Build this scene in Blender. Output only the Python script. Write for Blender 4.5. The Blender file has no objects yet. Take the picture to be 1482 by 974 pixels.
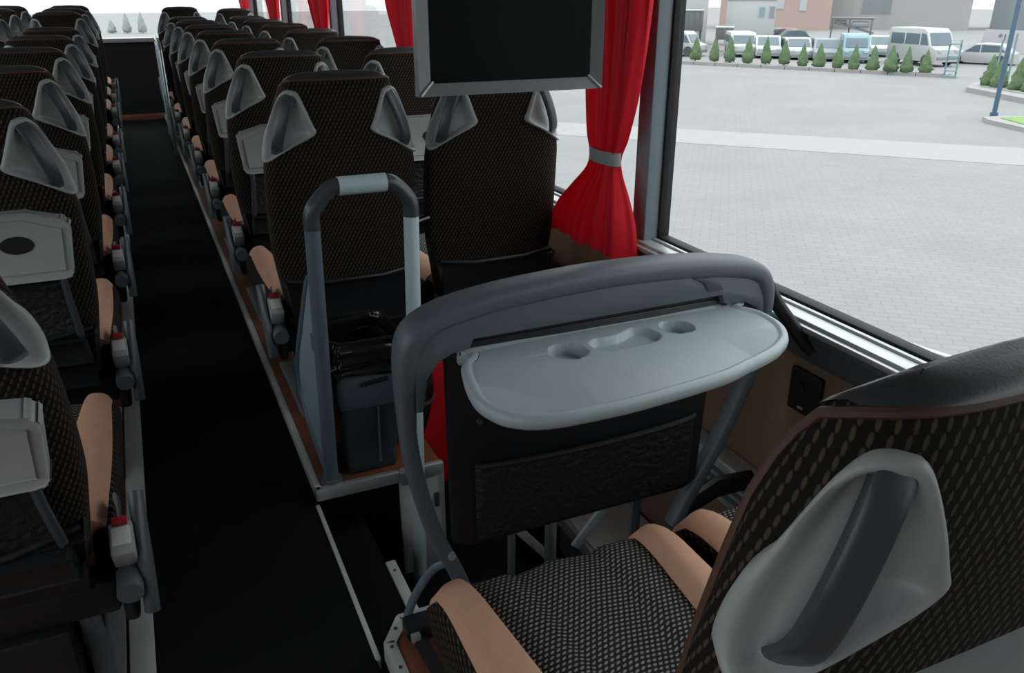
import bpy, bmesh, math, random
from mathutils import Vector, Matrix, noise
random.seed(7)
PI = math.pi
scene = bpy.context.scene
col = scene.collection

# ------------------------------------------------------------ camera, sky, exposure
cam_data = bpy.data.cameras.new('camera')
cam = bpy.data.objects.new('camera', cam_data)
col.objects.link(cam)
cam_data.sensor_width = 36.0
cam_data.lens = 28.86
cam_data.clip_start = 0.02
cam_data.clip_end = 600
RX = Vector((0.913084683, -0.407769856, 0.000327481))
UP = Vector((0.158378188, 0.355382756, 0.921205431))
BK = Vector((-0.375756187, -0.841086703, 0.389076402))
m = Matrix((RX, UP, BK)).transposed().to_4x4()
m.translation = Vector((0, 0, 1.5))
cam.matrix_world = m
scene.camera = cam

world = bpy.data.worlds.new('overcast_sky')
scene.world = world
world.use_nodes = True
wn = world.node_tree.nodes
bg = wn['Background']
bg.inputs['Color'].default_value = (0.94, 0.98, 1.0, 1)
# standard overcast sky: three times as bright overhead as at the horizon
_wt = world.node_tree
_g = _wt.nodes.new('ShaderNodeTexCoord'); _sx = _wt.nodes.new('ShaderNodeSeparateXYZ')
_mr = _wt.nodes.new('ShaderNodeMapRange')
_mr.inputs[1].default_value = 0.0; _mr.inputs[2].default_value = 1.0
_mr.inputs[3].default_value = 1.23; _mr.inputs[4].default_value = 3.7
_wt.links.new(_g.outputs['Generated'], _sx.inputs[0]); _wt.links.new(_sx.outputs[2], _mr.inputs[0])
_wt.links.new(_mr.outputs[0], bg.inputs['Strength'])
scene.view_settings.view_transform = 'Standard'
scene.view_settings.look = 'None'
scene.view_settings.gamma = 1.0
scene.view_settings.use_curve_mapping = False
scene.view_settings.exposure = 0.0

# ------------------------------------------------------------ materials
MAT = {}
def mat(name, color, rough=0.6, metal=0.0, noise_amt=0.0, noise_scale=30, bump=0.0, bump_scale=200, coat=0.0, spec=0.5):
    M = bpy.data.materials.new(name)
    M.use_nodes = True
    nt = M.node_tree
    b = nt.nodes['Principled BSDF']
    b.inputs['Base Color'].default_value = (*color, 1)
    b.inputs['Roughness'].default_value = rough
    b.inputs['Metallic'].default_value = metal
    b.inputs['Specular IOR Level'].default_value = spec
    if coat: b.inputs['Coat Weight'].default_value = coat
    tc = None
    if noise_amt or bump:
        tc = nt.nodes.new('ShaderNodeTexCoord')
    if noise_amt:
        n = nt.nodes.new('ShaderNodeTexNoise'); n.inputs['Scale'].default_value = noise_scale
        n.inputs['Detail'].default_value = 4
        r = nt.nodes.new('ShaderNodeMix'); r.data_type = 'RGBA'
        lo = [max(0, c * (1 - noise_amt)) for c in color]; hi = [min(1, c * (1 + noise_amt)) for c in color]
        r.inputs[6].default_value = (*lo, 1); r.inputs[7].default_value = (*hi, 1)
        nt.links.new(tc.outputs['Object'], n.inputs['Vector'])
        nt.links.new(n.outputs['Fac'], r.inputs[0])
        nt.links.new(r.outputs[2], b.inputs['Base Color'])
    if bump:
        n = nt.nodes.new('ShaderNodeTexNoise'); n.inputs['Scale'].default_value = bump_scale
        bp = nt.nodes.new('ShaderNodeBump'); bp.inputs['Strength'].default_value = bump
        bp.inputs['Distance'].default_value = 0.01
        nt.links.new(tc.outputs['Object'], n.inputs['Vector'])
        nt.links.new(n.outputs['Fac'], bp.inputs['Height'])
        nt.links.new(bp.outputs['Normal'], b.inputs['Normal'])
    MAT[name] = M
    return M

def nmath(nt, op, a, b=None):
    n = nt.nodes.new('ShaderNodeMath'); n.operation = op
    for i, v in enumerate((a, b)):
        if v is None: continue
        if isinstance(v, (int, float)): n.inputs[i].default_value = v
        else: nt.links.new(v, n.inputs[i])
    return n.outputs[0]

def fleck_fabric(name, dark, light, pu, pv, ru, rv, slant, rough=0.9):
    """woven upholstery: staggered light flecks on a dark ground, laid out in the UV map (metres)"""
    M = bpy.data.materials.new(name); M.use_nodes = True
    nt = M.node_tree; b = nt.nodes['Principled BSDF']
    uv = nt.nodes.new('ShaderNodeUVMap'); uv.uv_map = 'UVMap'
    sp = nt.nodes.new('ShaderNodeSeparateXYZ'); nt.links.new(uv.outputs[0], sp.inputs[0])
    nz = nt.nodes.new('ShaderNodeTexNoise'); nz.inputs['Scale'].default_value = 60
    nt.links.new(uv.outputs[0], nz.inputs['Vector'])
    u = nmath(nt, 'DIVIDE', sp.outputs[0], pu); v = nmath(nt, 'DIVIDE', sp.outputs[1], pv)
    row = nmath(nt, 'FLOOR', v)
    sh = nmath(nt, 'MULTIPLY', nmath(nt, 'FLOORED_MODULO', row, 2.0), 0.5)
    fu = nmath(nt, 'SUBTRACT', nmath(nt, 'FRACT', nmath(nt, 'ADD', u, sh)), 0.5)
    fv = nmath(nt, 'SUBTRACT', nmath(nt, 'FRACT', v), 0.5)
    fu = nmath(nt, 'SUBTRACT', fu, nmath(nt, 'MULTIPLY', fv, slant))
    du = nmath(nt, 'DIVIDE', fu, ru); dv = nmath(nt, 'DIVIDE', fv, rv)
    d = nmath(nt, 'ADD', nmath(nt, 'MULTIPLY', du, du), nmath(nt, 'MULTIPLY', dv, dv))
    f = nt.nodes.new('ShaderNodeMapRange'); f.inputs[1].default_value = 0.5; f.inputs[2].default_value = 1.25
    f.inputs[3].default_value = 1.0; f.inputs[4].default_value = 0.0
    nt.links.new(d, f.inputs[0])
    fac = nmath(nt, 'MULTIPLY', f.outputs[0], nmath(nt, 'ADD', nmath(nt, 'MULTIPLY', nz.outputs['Fac'], 0.9), 0.5))
    mx = nt.nodes.new('ShaderNodeMix'); mx.data_type = 'RGBA'
    mx.inputs[6].default_value = (*dark, 1); mx.inputs[7].default_value = (*light, 1)
    nt.links.new(fac, mx.inputs[0]); nt.links.new(mx.outputs[2], b.inputs['Base Color'])
    bp = nt.nodes.new('ShaderNodeBump'); bp.inputs['Strength'].default_value = 0.35; bp.inputs['Distance'].default_value = 0.002
    nt.links.new(f.outputs[0], bp.inputs['Height']); nt.links.new(bp.outputs['Normal'], b.inputs['Normal'])
    b.inputs['Roughness'].default_value = rough; b.inputs['Specular IOR Level'].default_value = 0.2
    MAT[name] = M
    return M

fleck_fabric('fabric_brown', (0.0095, 0.0075, 0.0062), (0.070, 0.053, 0.037), 0.0135, 0.0130, 0.18, 0.50, 0.30)
fleck_fabric('fabric_grey', (0.018, 0.017, 0.017), (0.27, 0.255, 0.24), 0.0115, 0.0105, 0.34, 0.30, 0.55)
mat('leather_tan', (0.60, 0.33, 0.215), 0.62, noise_amt=0.12, noise_scale=25, bump=0.10, bump_scale=350)
mat('leather_cap', (0.042, 0.043, 0.046), 0.32, bump=0.03, bump_scale=300)
mat('piping_brown', (0.085, 0.035, 0.022), 0.6)
mat('plastic_light', (0.36, 0.375, 0.37), 0.40, noise_amt=0.04, bump=0.04, bump_scale=500)
mat('plastic_tray', (0.37, 0.43, 0.45), 0.40, noise_amt=0.04, bump=0.05, bump_scale=500)
mat('plastic_grip', (0.055, 0.065, 0.075), 0.30)
mat('plastic_slate', (0.09, 0.108, 0.122), 0.45, noise_amt=0.08, bump=0.05, bump_scale=400)
mat('plastic_black', (0.012, 0.013, 0.015), 0.42)
mat('rubber_black', (0.010, 0.010, 0.011), 0.7)
mat('screen_black', (0.004, 0.004, 0.0045), 0.35, spec=0.08)
mat('tv_grey', (0.19, 0.20, 0.205), 0.38)
mat('pocket_net', (0.010, 0.010, 0.012), 0.6, bump=0.8, bump_scale=60)
mat('alu', (0.55, 0.57, 0.57), 0.42, metal=0.65, noise_amt=0.12, noise_scale=12)
mat('alu_white', (0.56, 0.57, 0.55), 0.5, metal=0.15, noise_amt=0.12, noise_scale=14)
mat('steel', (0.50, 0.56, 0.58), 0.30, metal=0.75)
mat('slate_tone', (0.11, 0.15, 0.18), 0.42)
mat('pale_tone', (0.50, 0.62, 0.64), 0.35)
mat('panel_blue', (0.25, 0.33, 0.38), 0.5)
mat('carpet', (0.0075, 0.0078, 0.0085), 0.8, noise_amt=0.85, noise_scale=420, bump=0.6, bump_scale=500, spec=0.14)
mat('wood_floor', (0.20, 0.075, 0.038), 0.42, noise_amt=0.18, noise_scale=9)
mat('tan_lining', (0.20, 0.125, 0.075), 0.75, noise_amt=0.10, noise_scale=6)
mat('slate_lining', (0.085, 0.10, 0.115), 0.5)
mat('pillar_slate', (0.20, 0.25, 0.28), 0.5)
mat('ceiling_grey', (0.24, 0.24, 0.235), 0.7)
mat('dash_black', (0.010, 0.011, 0.013), 0.5)
_rc = mat('red_cloth', (0.80, 0.008, 0.030), 0.6, noise_amt=0.06, noise_scale=40)
_nt = _rc.node_tree; _tl = _nt.nodes.new('ShaderNodeBsdfTranslucent'); _tl.inputs[0].default_value = (0.85, 0.012, 0.035, 1)
_mx = _nt.nodes.new('ShaderNodeMixShader'); _mx.inputs[0].default_value = 0.35
_out = [q for q in _nt.nodes if q.type == 'OUTPUT_MATERIAL'][0]
_nt.links.new(_nt.nodes['Principled BSDF'].outputs[0], _mx.inputs[1]); _nt.links.new(_tl.outputs[0], _mx.inputs[2]); _nt.links.new(_mx.outputs[0], _out.inputs[0])
mat('red_panel', (0.72, 0.010, 0.020), 0.5)
mat('red_button', (0.42, 0.014, 0.022), 0.4)
mat('bag_black', (0.014, 0.014, 0.015), 0.13)
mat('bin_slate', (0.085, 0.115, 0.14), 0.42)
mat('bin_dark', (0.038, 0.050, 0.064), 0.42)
mat('glossy_dark', (0.012, 0.008, 0.008), 0.12, coat=0.5)
mat('label_white', (0.70, 0.68, 0.66), 0.5)
# outside: haze is put into the vehicle and facade colours as paleness
mat('evergreen', (0.10, 0.155, 0.075), 0.9, noise_amt=0.45, noise_scale=9)
mat('bark', (0.15, 0.11, 0.08), 0.9)
mat('concrete_light', (0.275, 0.262, 0.258), 0.85, noise_amt=0.08, noise_scale=2)
mat('soil', (0.23, 0.25, 0.22), 0.95, noise_amt=0.2, noise_scale=3)
mat('grass', (0.17, 0.27, 0.09), 0.95, noise_amt=0.3, noise_scale=8)
mat('pole_blue', (0.05, 0.095, 0.15), 0.5)
mat('pole_teal', (0.16, 0.25, 0.28), 0.5)
mat('vehicle_white', (0.36, 0.37, 0.37), 0.35, noise_amt=0.03)
mat('vehicle_glass', (0.10, 0.135, 0.16), 0.15)
mat('vehicle_blue', (0.16, 0.27, 0.30), 0.4)
mat('vehicle_red', (0.24, 0.085, 0.10), 0.45)
mat('vehicle_grey', (0.20, 0.22, 0.23), 0.45)
mat('vehicle_dark', (0.115, 0.125, 0.125), 0.6)
mat('tyre', (0.06, 0.06, 0.06), 0.8)
mat('cabin_white', (0.38, 0.39, 0.39), 0.7, noise_amt=0.04, noise_scale=3)
mat('facade_pink', (0.37, 0.275, 0.24), 0.85, noise_amt=0.08, noise_scale=0.5)
mat('facade_grey', (0.33, 0.325, 0.32), 0.85, noise_amt=0.06, noise_scale=0.4)
mat('facade_slate', (0.19, 0.215, 0.22), 0.85, noise_amt=0.06, noise_scale=0.4)
mat('roof_blue', (0.25, 0.31, 0.36), 0.7)
mat('road_paint', (0.36, 0.355, 0.345), 0.7)
mat('sign_white', (0.42, 0.41, 0.42), 0.6)
mat('sign_ink', (0.10, 0.10, 0.10), 0.6)
mat('hazed_green', (0.27, 0.30, 0.29), 0.9, noise_amt=0.2, noise_scale=4)  # haze of the windscreen put into the conifer colour

def glass_material():
    M = bpy.data.materials.new('window_glass'); M.use_nodes = True
    nt = M.node_tree; nt.nodes.clear()
    out = nt.nodes.new('ShaderNodeOutputMaterial')
    t = nt.nodes.new('ShaderNodeBsdfTransparent'); t.inputs[0].default_value = (0.965, 0.985, 0.985, 1)
    g = nt.nodes.new('ShaderNodeBsdfGlossy'); g.inputs['Roughness'].default_value = 0.02
    fr = nt.nodes.new('ShaderNodeFresnel')
    ge = nt.nodes.new('ShaderNodeNewGeometry')
    io = nt.nodes.new('ShaderNodeMapRange'); io.inputs[3].default_value = 1.22; io.inputs[4].default_value = 1 / 1.22
    nt.links.new(ge.outputs['Backfacing'], io.inputs[0]); nt.links.new(io.outputs[0], fr.inputs[0])
    mx = nt.nodes.new('ShaderNodeMixShader')
    nt.links.new(fr.outputs[0], mx.inputs[0]); nt.links.new(t.outputs[0], mx.inputs[1]); nt.links.new(g.outputs[0], mx.inputs[2])
    nt.links.new(mx.outputs[0], out.inputs[0])
    MAT['glass'] = M
glass_material()

def paver_material():
    M = bpy.data.materials.new('paving'); M.use_nodes = True
    nt = M.node_tree; b = nt.nodes['Principled BSDF']; b.inputs['Roughness'].default_value = 0.8
    tc = nt.nodes.new('ShaderNodeTexCoord')
    mp = nt.nodes.new('ShaderNodeMapping'); mp.inputs['Rotation'].default_value = (0, 0, math.radians(38))
    br = nt.nodes.new('ShaderNodeTexBrick'); br.inputs['Scale'].default_value = 1.0
    br.inputs['Color1'].default_value = (0.200, 0.200, 0.200, 1); br.inputs['Color2'].default_value = (0.214, 0.213, 0.210, 1)
    br.inputs['Mortar'].default_value = (0.172, 0.172, 0.170, 1)
    br.inputs['Mortar Size'].default_value = 0.012; br.inputs['Brick Width'].default_value = 0.36; br.inputs['Row Height'].default_value = 0.18
    br.inputs['Mortar Smooth'].default_value = 0.3
    n = nt.nodes.new('ShaderNodeTexNoise'); n.inputs['Scale'].default_value = 0.35; n.inputs['Detail'].default_value = 5
    mx = nt.nodes.new('ShaderNodeMix'); mx.data_type = 'RGBA'; mx.blend_type = 'MULTIPLY'; mx.inputs[0].default_value = 1.0
    rp = nt.nodes.new('ShaderNodeMapRange'); rp.inputs[1].default_value = 0.3; rp.inputs[2].default_value = 0.7
    rp.inputs[3].default_value = 0.93; rp.inputs[4].default_value = 1.05
    nt.links.new(tc.outputs['Object'], mp.inputs[0]); nt.links.new(mp.outputs[0], br.inputs[0])
    nt.links.new(tc.outputs['Object'], n.inputs['Vector']); nt.links.new(n.outputs['Fac'], rp.inputs[0])
    nt.links.new(br.outputs[0], mx.inputs[6]); nt.links.new(rp.outputs[0], mx.inputs[7])
    nt.links.new(mx.outputs[2], b.inputs['Base Color'])
    MAT['paving'] = M
paver_material()

# ------------------------------------------------------------ mesh helpers
class B:
    """collects shapes in one bmesh; build() links it as ONE mesh object"""
    def __init__(s):
        s.bm = bmesh.new()
        s.uv = s.bm.loops.layers.uv.new('UVMap')
    def box(s, c, size, rot=None, bevel=0.0, seg=2):
        r = bmesh.ops.create_cube(s.bm, size=1.0)
        vs = r['verts']
        M = Matrix.Translation(Vector(c)) @ (rot.to_4x4() if rot is not None else Matrix.Identity(4)) @ Matrix.Diagonal((*size, 1))
        bmesh.ops.transform(s.bm, matrix=M, verts=vs)
        if bevel:
            es = list({e for v in vs for e in v.link_edges})
            bmesh.ops.bevel(s.bm, geom=es, offset=bevel, segments=seg, affect='EDGES', profile=0.5)
        return s
    def lohi(s, lo, hi, bevel=0.0, seg=2):
        c = [(a + b) / 2 for a, b in zip(lo, hi)]; sz = [b - a for a, b in zip(lo, hi)]
        return s.box(c, sz, None, bevel, seg)
    def loft(s, rings, cap0=True, cap1=True, closed=True, uvs=None):
        vr = [[s.bm.verts.new(p) for p in r] for r in rings]
        n = len(vr[0])
        for i in range(len(vr) - 1):
            for j in range(n if closed else n - 1):
                k = (j + 1) % n
                f = s.bm.faces.new((vr[i][j], vr[i][k], vr[i + 1][k], vr[i + 1][j]))
                if uvs:
                    ua = uvs[i]; ub = uvs[i + 1]
                    f.loops[0][s.uv].uv = ua[j]; f.loops[1][s.uv].uv = ua[j + 1]
                    f.loops[2][s.uv].uv = ub[j + 1]; f.loops[3][s.uv].uv = ub[j]
        if closed and cap0: s.bm.faces.new(list(reversed(vr[0])))
        if closed and cap1: s.bm.faces.new(vr[-1])
        return vr
    def tube(s, path, r, seg=12, closed=False, rx=None):
        P = [Vector(p) for p in path]; n = len(P); rings = []
        up = None
        for i in range(n):
            if closed: t = P[(i + 1) % n] - P[i - 1]
            else: t = P[min(i + 1, n - 1)] - P[max(i - 1, 0)]
            t.normalize()
            if up is None:
                a = Vector((0, 0, 1)) if abs(t.z) < 0.9 else Vector((1, 0, 0))
                up = (a - t * a.dot(t)).normalized()
            else:
                up = (up - t * up.dot(t)).normalized()
            sd = t.cross(up)
            rr = r[i] if isinstance(r, (list, tuple)) else r
            r2 = rr if rx is None else rx
            rings.append([P[i] + up * (rr * math.cos(2 * PI * k / seg)) + sd * (r2 * math.sin(2 * PI * k / seg)) for k in range(seg)])
        if closed: rings.append(rings[0]); s.loft(rings, False, False)
        else: s.loft(rings)
        return s
    def cyl(s, a, b, r, seg=16, r2=None):
        return s.tube([a, b], [r, r if r2 is None else r2], seg)
    def prism(s, poly, z0, z1, axis='z', bevel=0.0):
        """extrude a polygon; axis z: poly=(x,y); y: poly=(x,z); x: poly=(y,z)"""
        def P(p, t):
            return (p[0], p[1], t) if axis == 'z' else (p[0], t, p[1]) if axis == 'y' else (t, p[0], p[1])
        a = [s.bm.verts.new(P(p, z0)) for p in poly]; b = [s.bm.verts.new(P(p, z1)) for p in poly]
        n = len(poly); fs = [s.bm.faces.new(a), s.bm.faces.new(b)]
        for i in range(n):
            fs.append(s.bm.faces.new((a[i], a[(i + 1) % n], b[(i + 1) % n], b[i])))
        bmesh.ops.recalc_face_normals(s.bm, faces=fs)
        if bevel:
            es = list({e for f in fs[:2] for e in f.edges})
            bmesh.ops.bevel(s.bm, geom=es, offset=bevel, segments=2, affect='EDGES', profile=0.5)
        return s
    def mesh(s, name, material, smooth=True, angle=38):
        bmesh.ops.recalc_face_normals(s.bm, faces=s.bm.faces)
        me = bpy.data.meshes.new(name)
        s.bm.to_mesh(me); s.bm.free()
        me.materials.append(MAT[material])
        if smooth:
            for p in me.polygons: p.use_smooth = True
            me.set_sharp_from_angle(angle=math.radians(angle))
        return me
    def build(s, name, material, parent=None, smooth=True, angle=38):
        o = bpy.data.objects.new(name, s.mesh(name, material, smooth, angle))
        col.objects.link(o)
        if parent is not None: o.parent = parent
        return o

def tag(o, label=None, cat=None, group=None, kind=None):
    if label: o['label'] = label
    if cat: o['category'] = cat
    if group: o['group'] = group
    if kind: o['kind'] = kind
    return o
def empty(name, loc=(0, 0, 0), rz=0.0, label=None, cat=None, group=None, kind=None):
    o = bpy.data.objects.new(name, None); col.objects.link(o)
    o.empty_display_size = 0.1
    o.location = loc; o.rotation_euler = (0, 0, rz)
    return tag(o, label, cat, group, kind)
def struct(b, name, material, parent=None, smooth=True):
    o = b.build(name, material, parent, smooth)
    if parent is None: o['kind'] = 'structure'
    return o
def kids(o): return [c for c in bpy.data.objects if c.parent == o]
KIDS = {}
def copy_tree(o, parent=None):
    c = o.copy(); col.objects.link(c); c.parent = parent
    if o.name not in KIDS: KIDS[o.name] = kids(o)
    for ch in KIDS[o.name]: copy_tree(ch, c)
    return c
def lerp_table(T, x):
    if x <= T[0][0]: return T[0][1]
    for (a, va), (b, vb) in zip(T, T[1:]):
        if x <= b:
            t = (x - a) / (b - a); return va + (vb - va) * t
    return T[-1][1]
def smooth_table(T, x):
    xs = [t[0] for t in T]
    if x <= xs[0]: return T[0][1]
    if x >= xs[-1]: return T[-1][1]
    i = max(k for k in range(len(xs) - 1) if xs[k] <= x)
    def slope(k):
        if k == 0: return (T[1][1] - T[0][1]) / (xs[1] - xs[0])
        if k == len(T) - 1: return (T[-1][1] - T[-2][1]) / (xs[-1] - xs[-2])
        return (T[k + 1][1] - T[k - 1][1]) / (xs[k + 1] - xs[k - 1])
    h = xs[i + 1] - xs[i]; t = (x - xs[i]) / h
    a, b, p, q = slope(i) * h, slope(i + 1) * h, T[i][1], T[i + 1][1]
    return (2*t**3 - 3*t*t + 1) * p + (t**3 - 2*t*t + t) * a + (-2*t**3 + 3*t*t) * q + (t**3 - t*t) * b
def catmull(pts, n, closed=True):
    out = []; m_ = len(pts)
    segs = m_ if closed else m_ - 1
    for i in range(segs):
        if closed: p = [pts[(i + k - 1) % m_] for k in range(4)]
        else: p = [pts[min(max(i + k - 1, 0), m_ - 1)] for k in range(4)]
        for j in range(n):
            t = j / n
            out.append(tuple(0.5 * (2*b + (c - a)*t + (2*a - 5*b + 4*c - d)*t*t + (-a + 3*b - 3*c + d)*t**3) for a, b, c, d in zip(*p)))
    if not closed: out.append(tuple(pts[-1]))
    return out

# ------------------------------------------------------------ bus shell
XR, XL = 1.52, -1.37
struct(B().lohi((-0.165, -2.0, -0.08), (0.325, 11.5, 0.0)), 'floor', 'carpet')
# left platform, right platforms
struct(B().lohi((XL, -2.0, -0.08), (-0.222, 11.5, 0.0)), 'platform_floor', 'wood_floor')
struct(B().prism([(0.348, 2.262), (0.745, 2.262), (0.745, 2.66), (XR, 2.66), (XR, 11.5), (0.348, 11.5)], 0.012, 0.05), 'platform_floor', 'wood_floor')
struct(B().prism([(0.36, -2.0), (0.36, 1.52), (0.405, 1.59), (0.51, 1.59), (0.54, 1.45), (XR, 1.45), (XR, -2.0)], 0.012, 0.05), 'platform_floor', 'wood_floor')
# carpeted risers below the platform edges
struct(B().lohi((0.333, 2.27, -0.6), (0.347, 11.5, 0.012)), 'platform_riser', 'carpet')
struct(B().lohi((0.347, 2.27, -0.6), (0.606, 2.285, 0.010)), 'platform_riser', 'carpet')
struct(B().lohi((0.345, -2.0, -0.6), (0.36, 1.52, 0.010)), 'platform_riser', 'carpet')
struct(B().lohi((0.41, 1.555, -0.6), (0.50, 1.575, 0.010)), 'platform_riser', 'carpet')
struct(B().lohi((0.50, 1.41, -0.6), (XR, 1.43, 0.010)), 'platform_riser', 'carpet')
# trims
struct(B().lohi((-0.222, -2.0, -0.05), (-0.165, 11.5, 0.012), 0.004), 'trim_1', 'alu_white')
struct(B().lohi((0.328, 2.24, 0.012), (0.35, 11.5, 0.054), 0.005), 'trim_2', 'alu_white')
struct(B().lohi((0.328, 2.238, 0.012), (0.60, 2.264, 0.054), 0.005), 'trim_3', 'alu')
struct(B().lohi((0.322, 1.53, -0.03), (0.335, 2.236, 0.006), 0.003), 'trim_4', 'alu_white')
struct(B().lohi((0.342, -2.0, 0.0), (0.372, 1.524, 0.056), 0.004), 'trim_5', 'alu_white')
t6 = struct(B().prism([(0.342, 1.52), (0.372, 1.512), (0.418, 1.575), (0.398, 1.60)], 0.012, 0.056), 'trim_6', 'alu_white')
for p in ((0.357, 1.50), (0.357, 1.43), (0.382, 1.556)):
    B().cyl((*p, 0.055), (*p, 0.0585), 0.0045, 10).build('screw', 'plastic_grip', t6)
struct(B().lohi((0.40, 1.578, 0.012), (0.50, 1.604, 0.056), 0.004), 'trim_7', 'alu_white')
# stairwell: two black carpet steps going down between the platforms
struct(B().lohi((0.335, 1.575, -0.62), (0.475, 2.27, -0.10)), 'stair_step', 'carpet')
struct(B().prism([(0.475, 1.43), (1.0, 1.43), (1.0, 2.66), (0.755, 2.66), (0.755, 2.245), (0.475, 2.245)], -0.62, -0.36), 'stair_step', 'carpet', smooth=False)
struct(B().lohi((1.0, 1.43, -0.62), (XR, 2.66, -0.52)), 'stair_step', 'carpet')
t8 = struct(B().lohi((0.474, 1.62, -0.13), (0.505, 2.0, -0.092), 0.003), 'trim_8', 'alu_white')
for yy in (1.70, 1.95):
    B().cyl((0.489, yy, -0.094), (0.489, yy, -0.089), 0.0045, 10).build('screw', 'plastic_grip', t8)

struct(B().lohi((0.752, 2.66, -0.62), (XR, 2.675, 0.010)), 'platform_riser', 'carpet')
# right wall below the windows
wr = struct(B().lohi((XR, -2.0, -0.6), (XR + 0.09, 11.5, 0.60)), 'wall_right', 'tan_lining')
b = B().prism([(XR, 0.595), (XR + 0.09, 0.595), (XR + 0.09, 0.70), (XR - 0.035, 0.70), (XR - 0.035, 0.675)], -2.0, 11.5, 'y')
b.build('wall_band', 'slate_lining', wr, smooth=False)
t9 = struct(B().lohi((XR - 0.045, -2.0, 0.690), (XR - 0.028, 11.5, 0.706), 0.004), 'trim_9', 'alu')
b = B().lohi((XR - 0.03, -2.0, 0.698), (XR + 0.018, 11.5, 0.716), 0.004)
b.lohi((XR + 0.02, -2.0, 0.698), (XR + 0.034, 11.5, 0.722), 0.003)
struct(b, 'windowsill', 'alu')
bl = B()
for z0, z1, x0 in ((0.05, 0.195, XR - 0.075),): bl.lohi((x0, -2.0, z0), (XR, 11.5, z1), 0.012)
bb = struct(bl, 'baseboard_right', 'alu')
for k in range(3):
    B().lohi((XR - 0.081, -2.0, 0.085 + 0.032 * k), (XR - 0.074, 11.5, 0.098 + 0.032 * k)).build('groove', 'plastic_slate', bb)
# left wall
struct(B().lohi((XL - 0.09, -2.0, -0.6), (XL, 11.5, 0.70)), 'wall_left', 'tan_lining')
# back wall and roof
struct(B().lohi((XL - 0.09, -2.1, -0.6), (XR + 0.09, -2.0, 2.2)), 'wall_back', 'ceiling_grey')
struct(B().lohi((XL - 0.09, -2.1, 2.15), (XR + 0.09, 11.7, 2.22)), 'ceiling', 'ceiling_grey')
struct(B().lohi((XR - 0.01, -2.0, 1.86), (XR + 0.09, 11.6, 2.15)), 'wall_right_top', 'ceiling_grey')
struct(B().lohi((XL - 0.09, -2.0, 1.86), (XL + 0.01, 11.6, 2.15)), 'wall_left_top', 'ceiling_grey')
# side windows: pane + black seal + slate pillar
PIL = [-1.9, 2.30, 4.62, 6.84, 9.06, 11.42]
n = 0
for side in (1, -1):
    xg = XR + 0.06 if side > 0 else XL - 0.06
    for i in range(len(PIL) - 1):
        n += 1
        y0, y1 = PIL[i] + 0.055, PIL[i + 1] - 0.025
        w = empty(f'window_{n}', (0, 0, 0), kind='structure')
        B().lohi((xg - 0.003, y0 + 0.012, 0.715), (xg + 0.003, y1 - 0.012, 1.86)).build('pane', 'glass', w, False)
        s_ = B()
        s_.lohi((xg - 0.022, y0 - 0.004, 0.70), (xg + 0.02, y0 + 0.010, 1.88), 0.004)
        s_.lohi((xg - 0.022, y1 - 0.010, 0.70), (xg + 0.02, y1 + 0.004, 1.88), 0.004)
        s_.lohi((xg - 0.022, y0, 0.70), (xg + 0.02, y1, 0.728), 0.004)
        s_.build('seal', 'rubber_black', w)
    for i in range(len(PIL)):
        y = PIL[i]
        p = struct(B().lohi((xg - 0.075 if side > 0 else xg - 0.02, y - 0.025, 0.70), (xg + 0.02 if side > 0 else xg + 0.075, y + 0.055, 2.0), 0.006), 'pillar', 'pillar_slate')
# windscreen end
wf = struct(B().lohi((XL - 0.09, 11.5, -0.3), (XR + 0.09, 11.62, 0.93)), 'wall_front', 'dash_black')
struct(B().lohi((-0.30, 11.46, 0.0), (0.42, 11.5, 0.07), 0.004), 'baseboard_front', 'wood_floor')
b = B().lohi((XL, 11.42, 0.915), (XR, 11.60, 0.965), 0.01)
struct(b, 'trim_10', 'alu')
n += 1
w = empty(f'window_{n}', (0, 0, 0), kind='structure')
B().lohi((XL, 11.56, 0.965), (XR, 11.566, 2.15)).build('pane', 'glass', w, False)
s_ = B(); s_.lohi((XL - .02, 11.54, .95), (XL + .05, 11.59, 2.15)); s_.lohi((XR - .05, 11.54, .95), (XR + .02, 11.59, 2.15))
s_.build('seal', 'rubber_black', w)

# socket on the side wall
sk = empty('wall_socket', (XR, 1.467, 0.51), label='black square socket on the tan side wall under the big window', cat='socket')
B().lohi((-0.016, -0.056, -0.062), (0.0, 0.056, 0.062), 0.006).build('cover_plate', 'plastic_black', sk)
B().cyl((-0.016, 0.012, 0.012), (-0.022, 0.012, 0.012), 0.018, 16).build('outlet', 'rubber_black', sk)
B().lohi((-0.019, -0.006, -0.046), (-0.015, 0.012, -0.040)).build('marking', 'plastic_light', sk)

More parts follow.
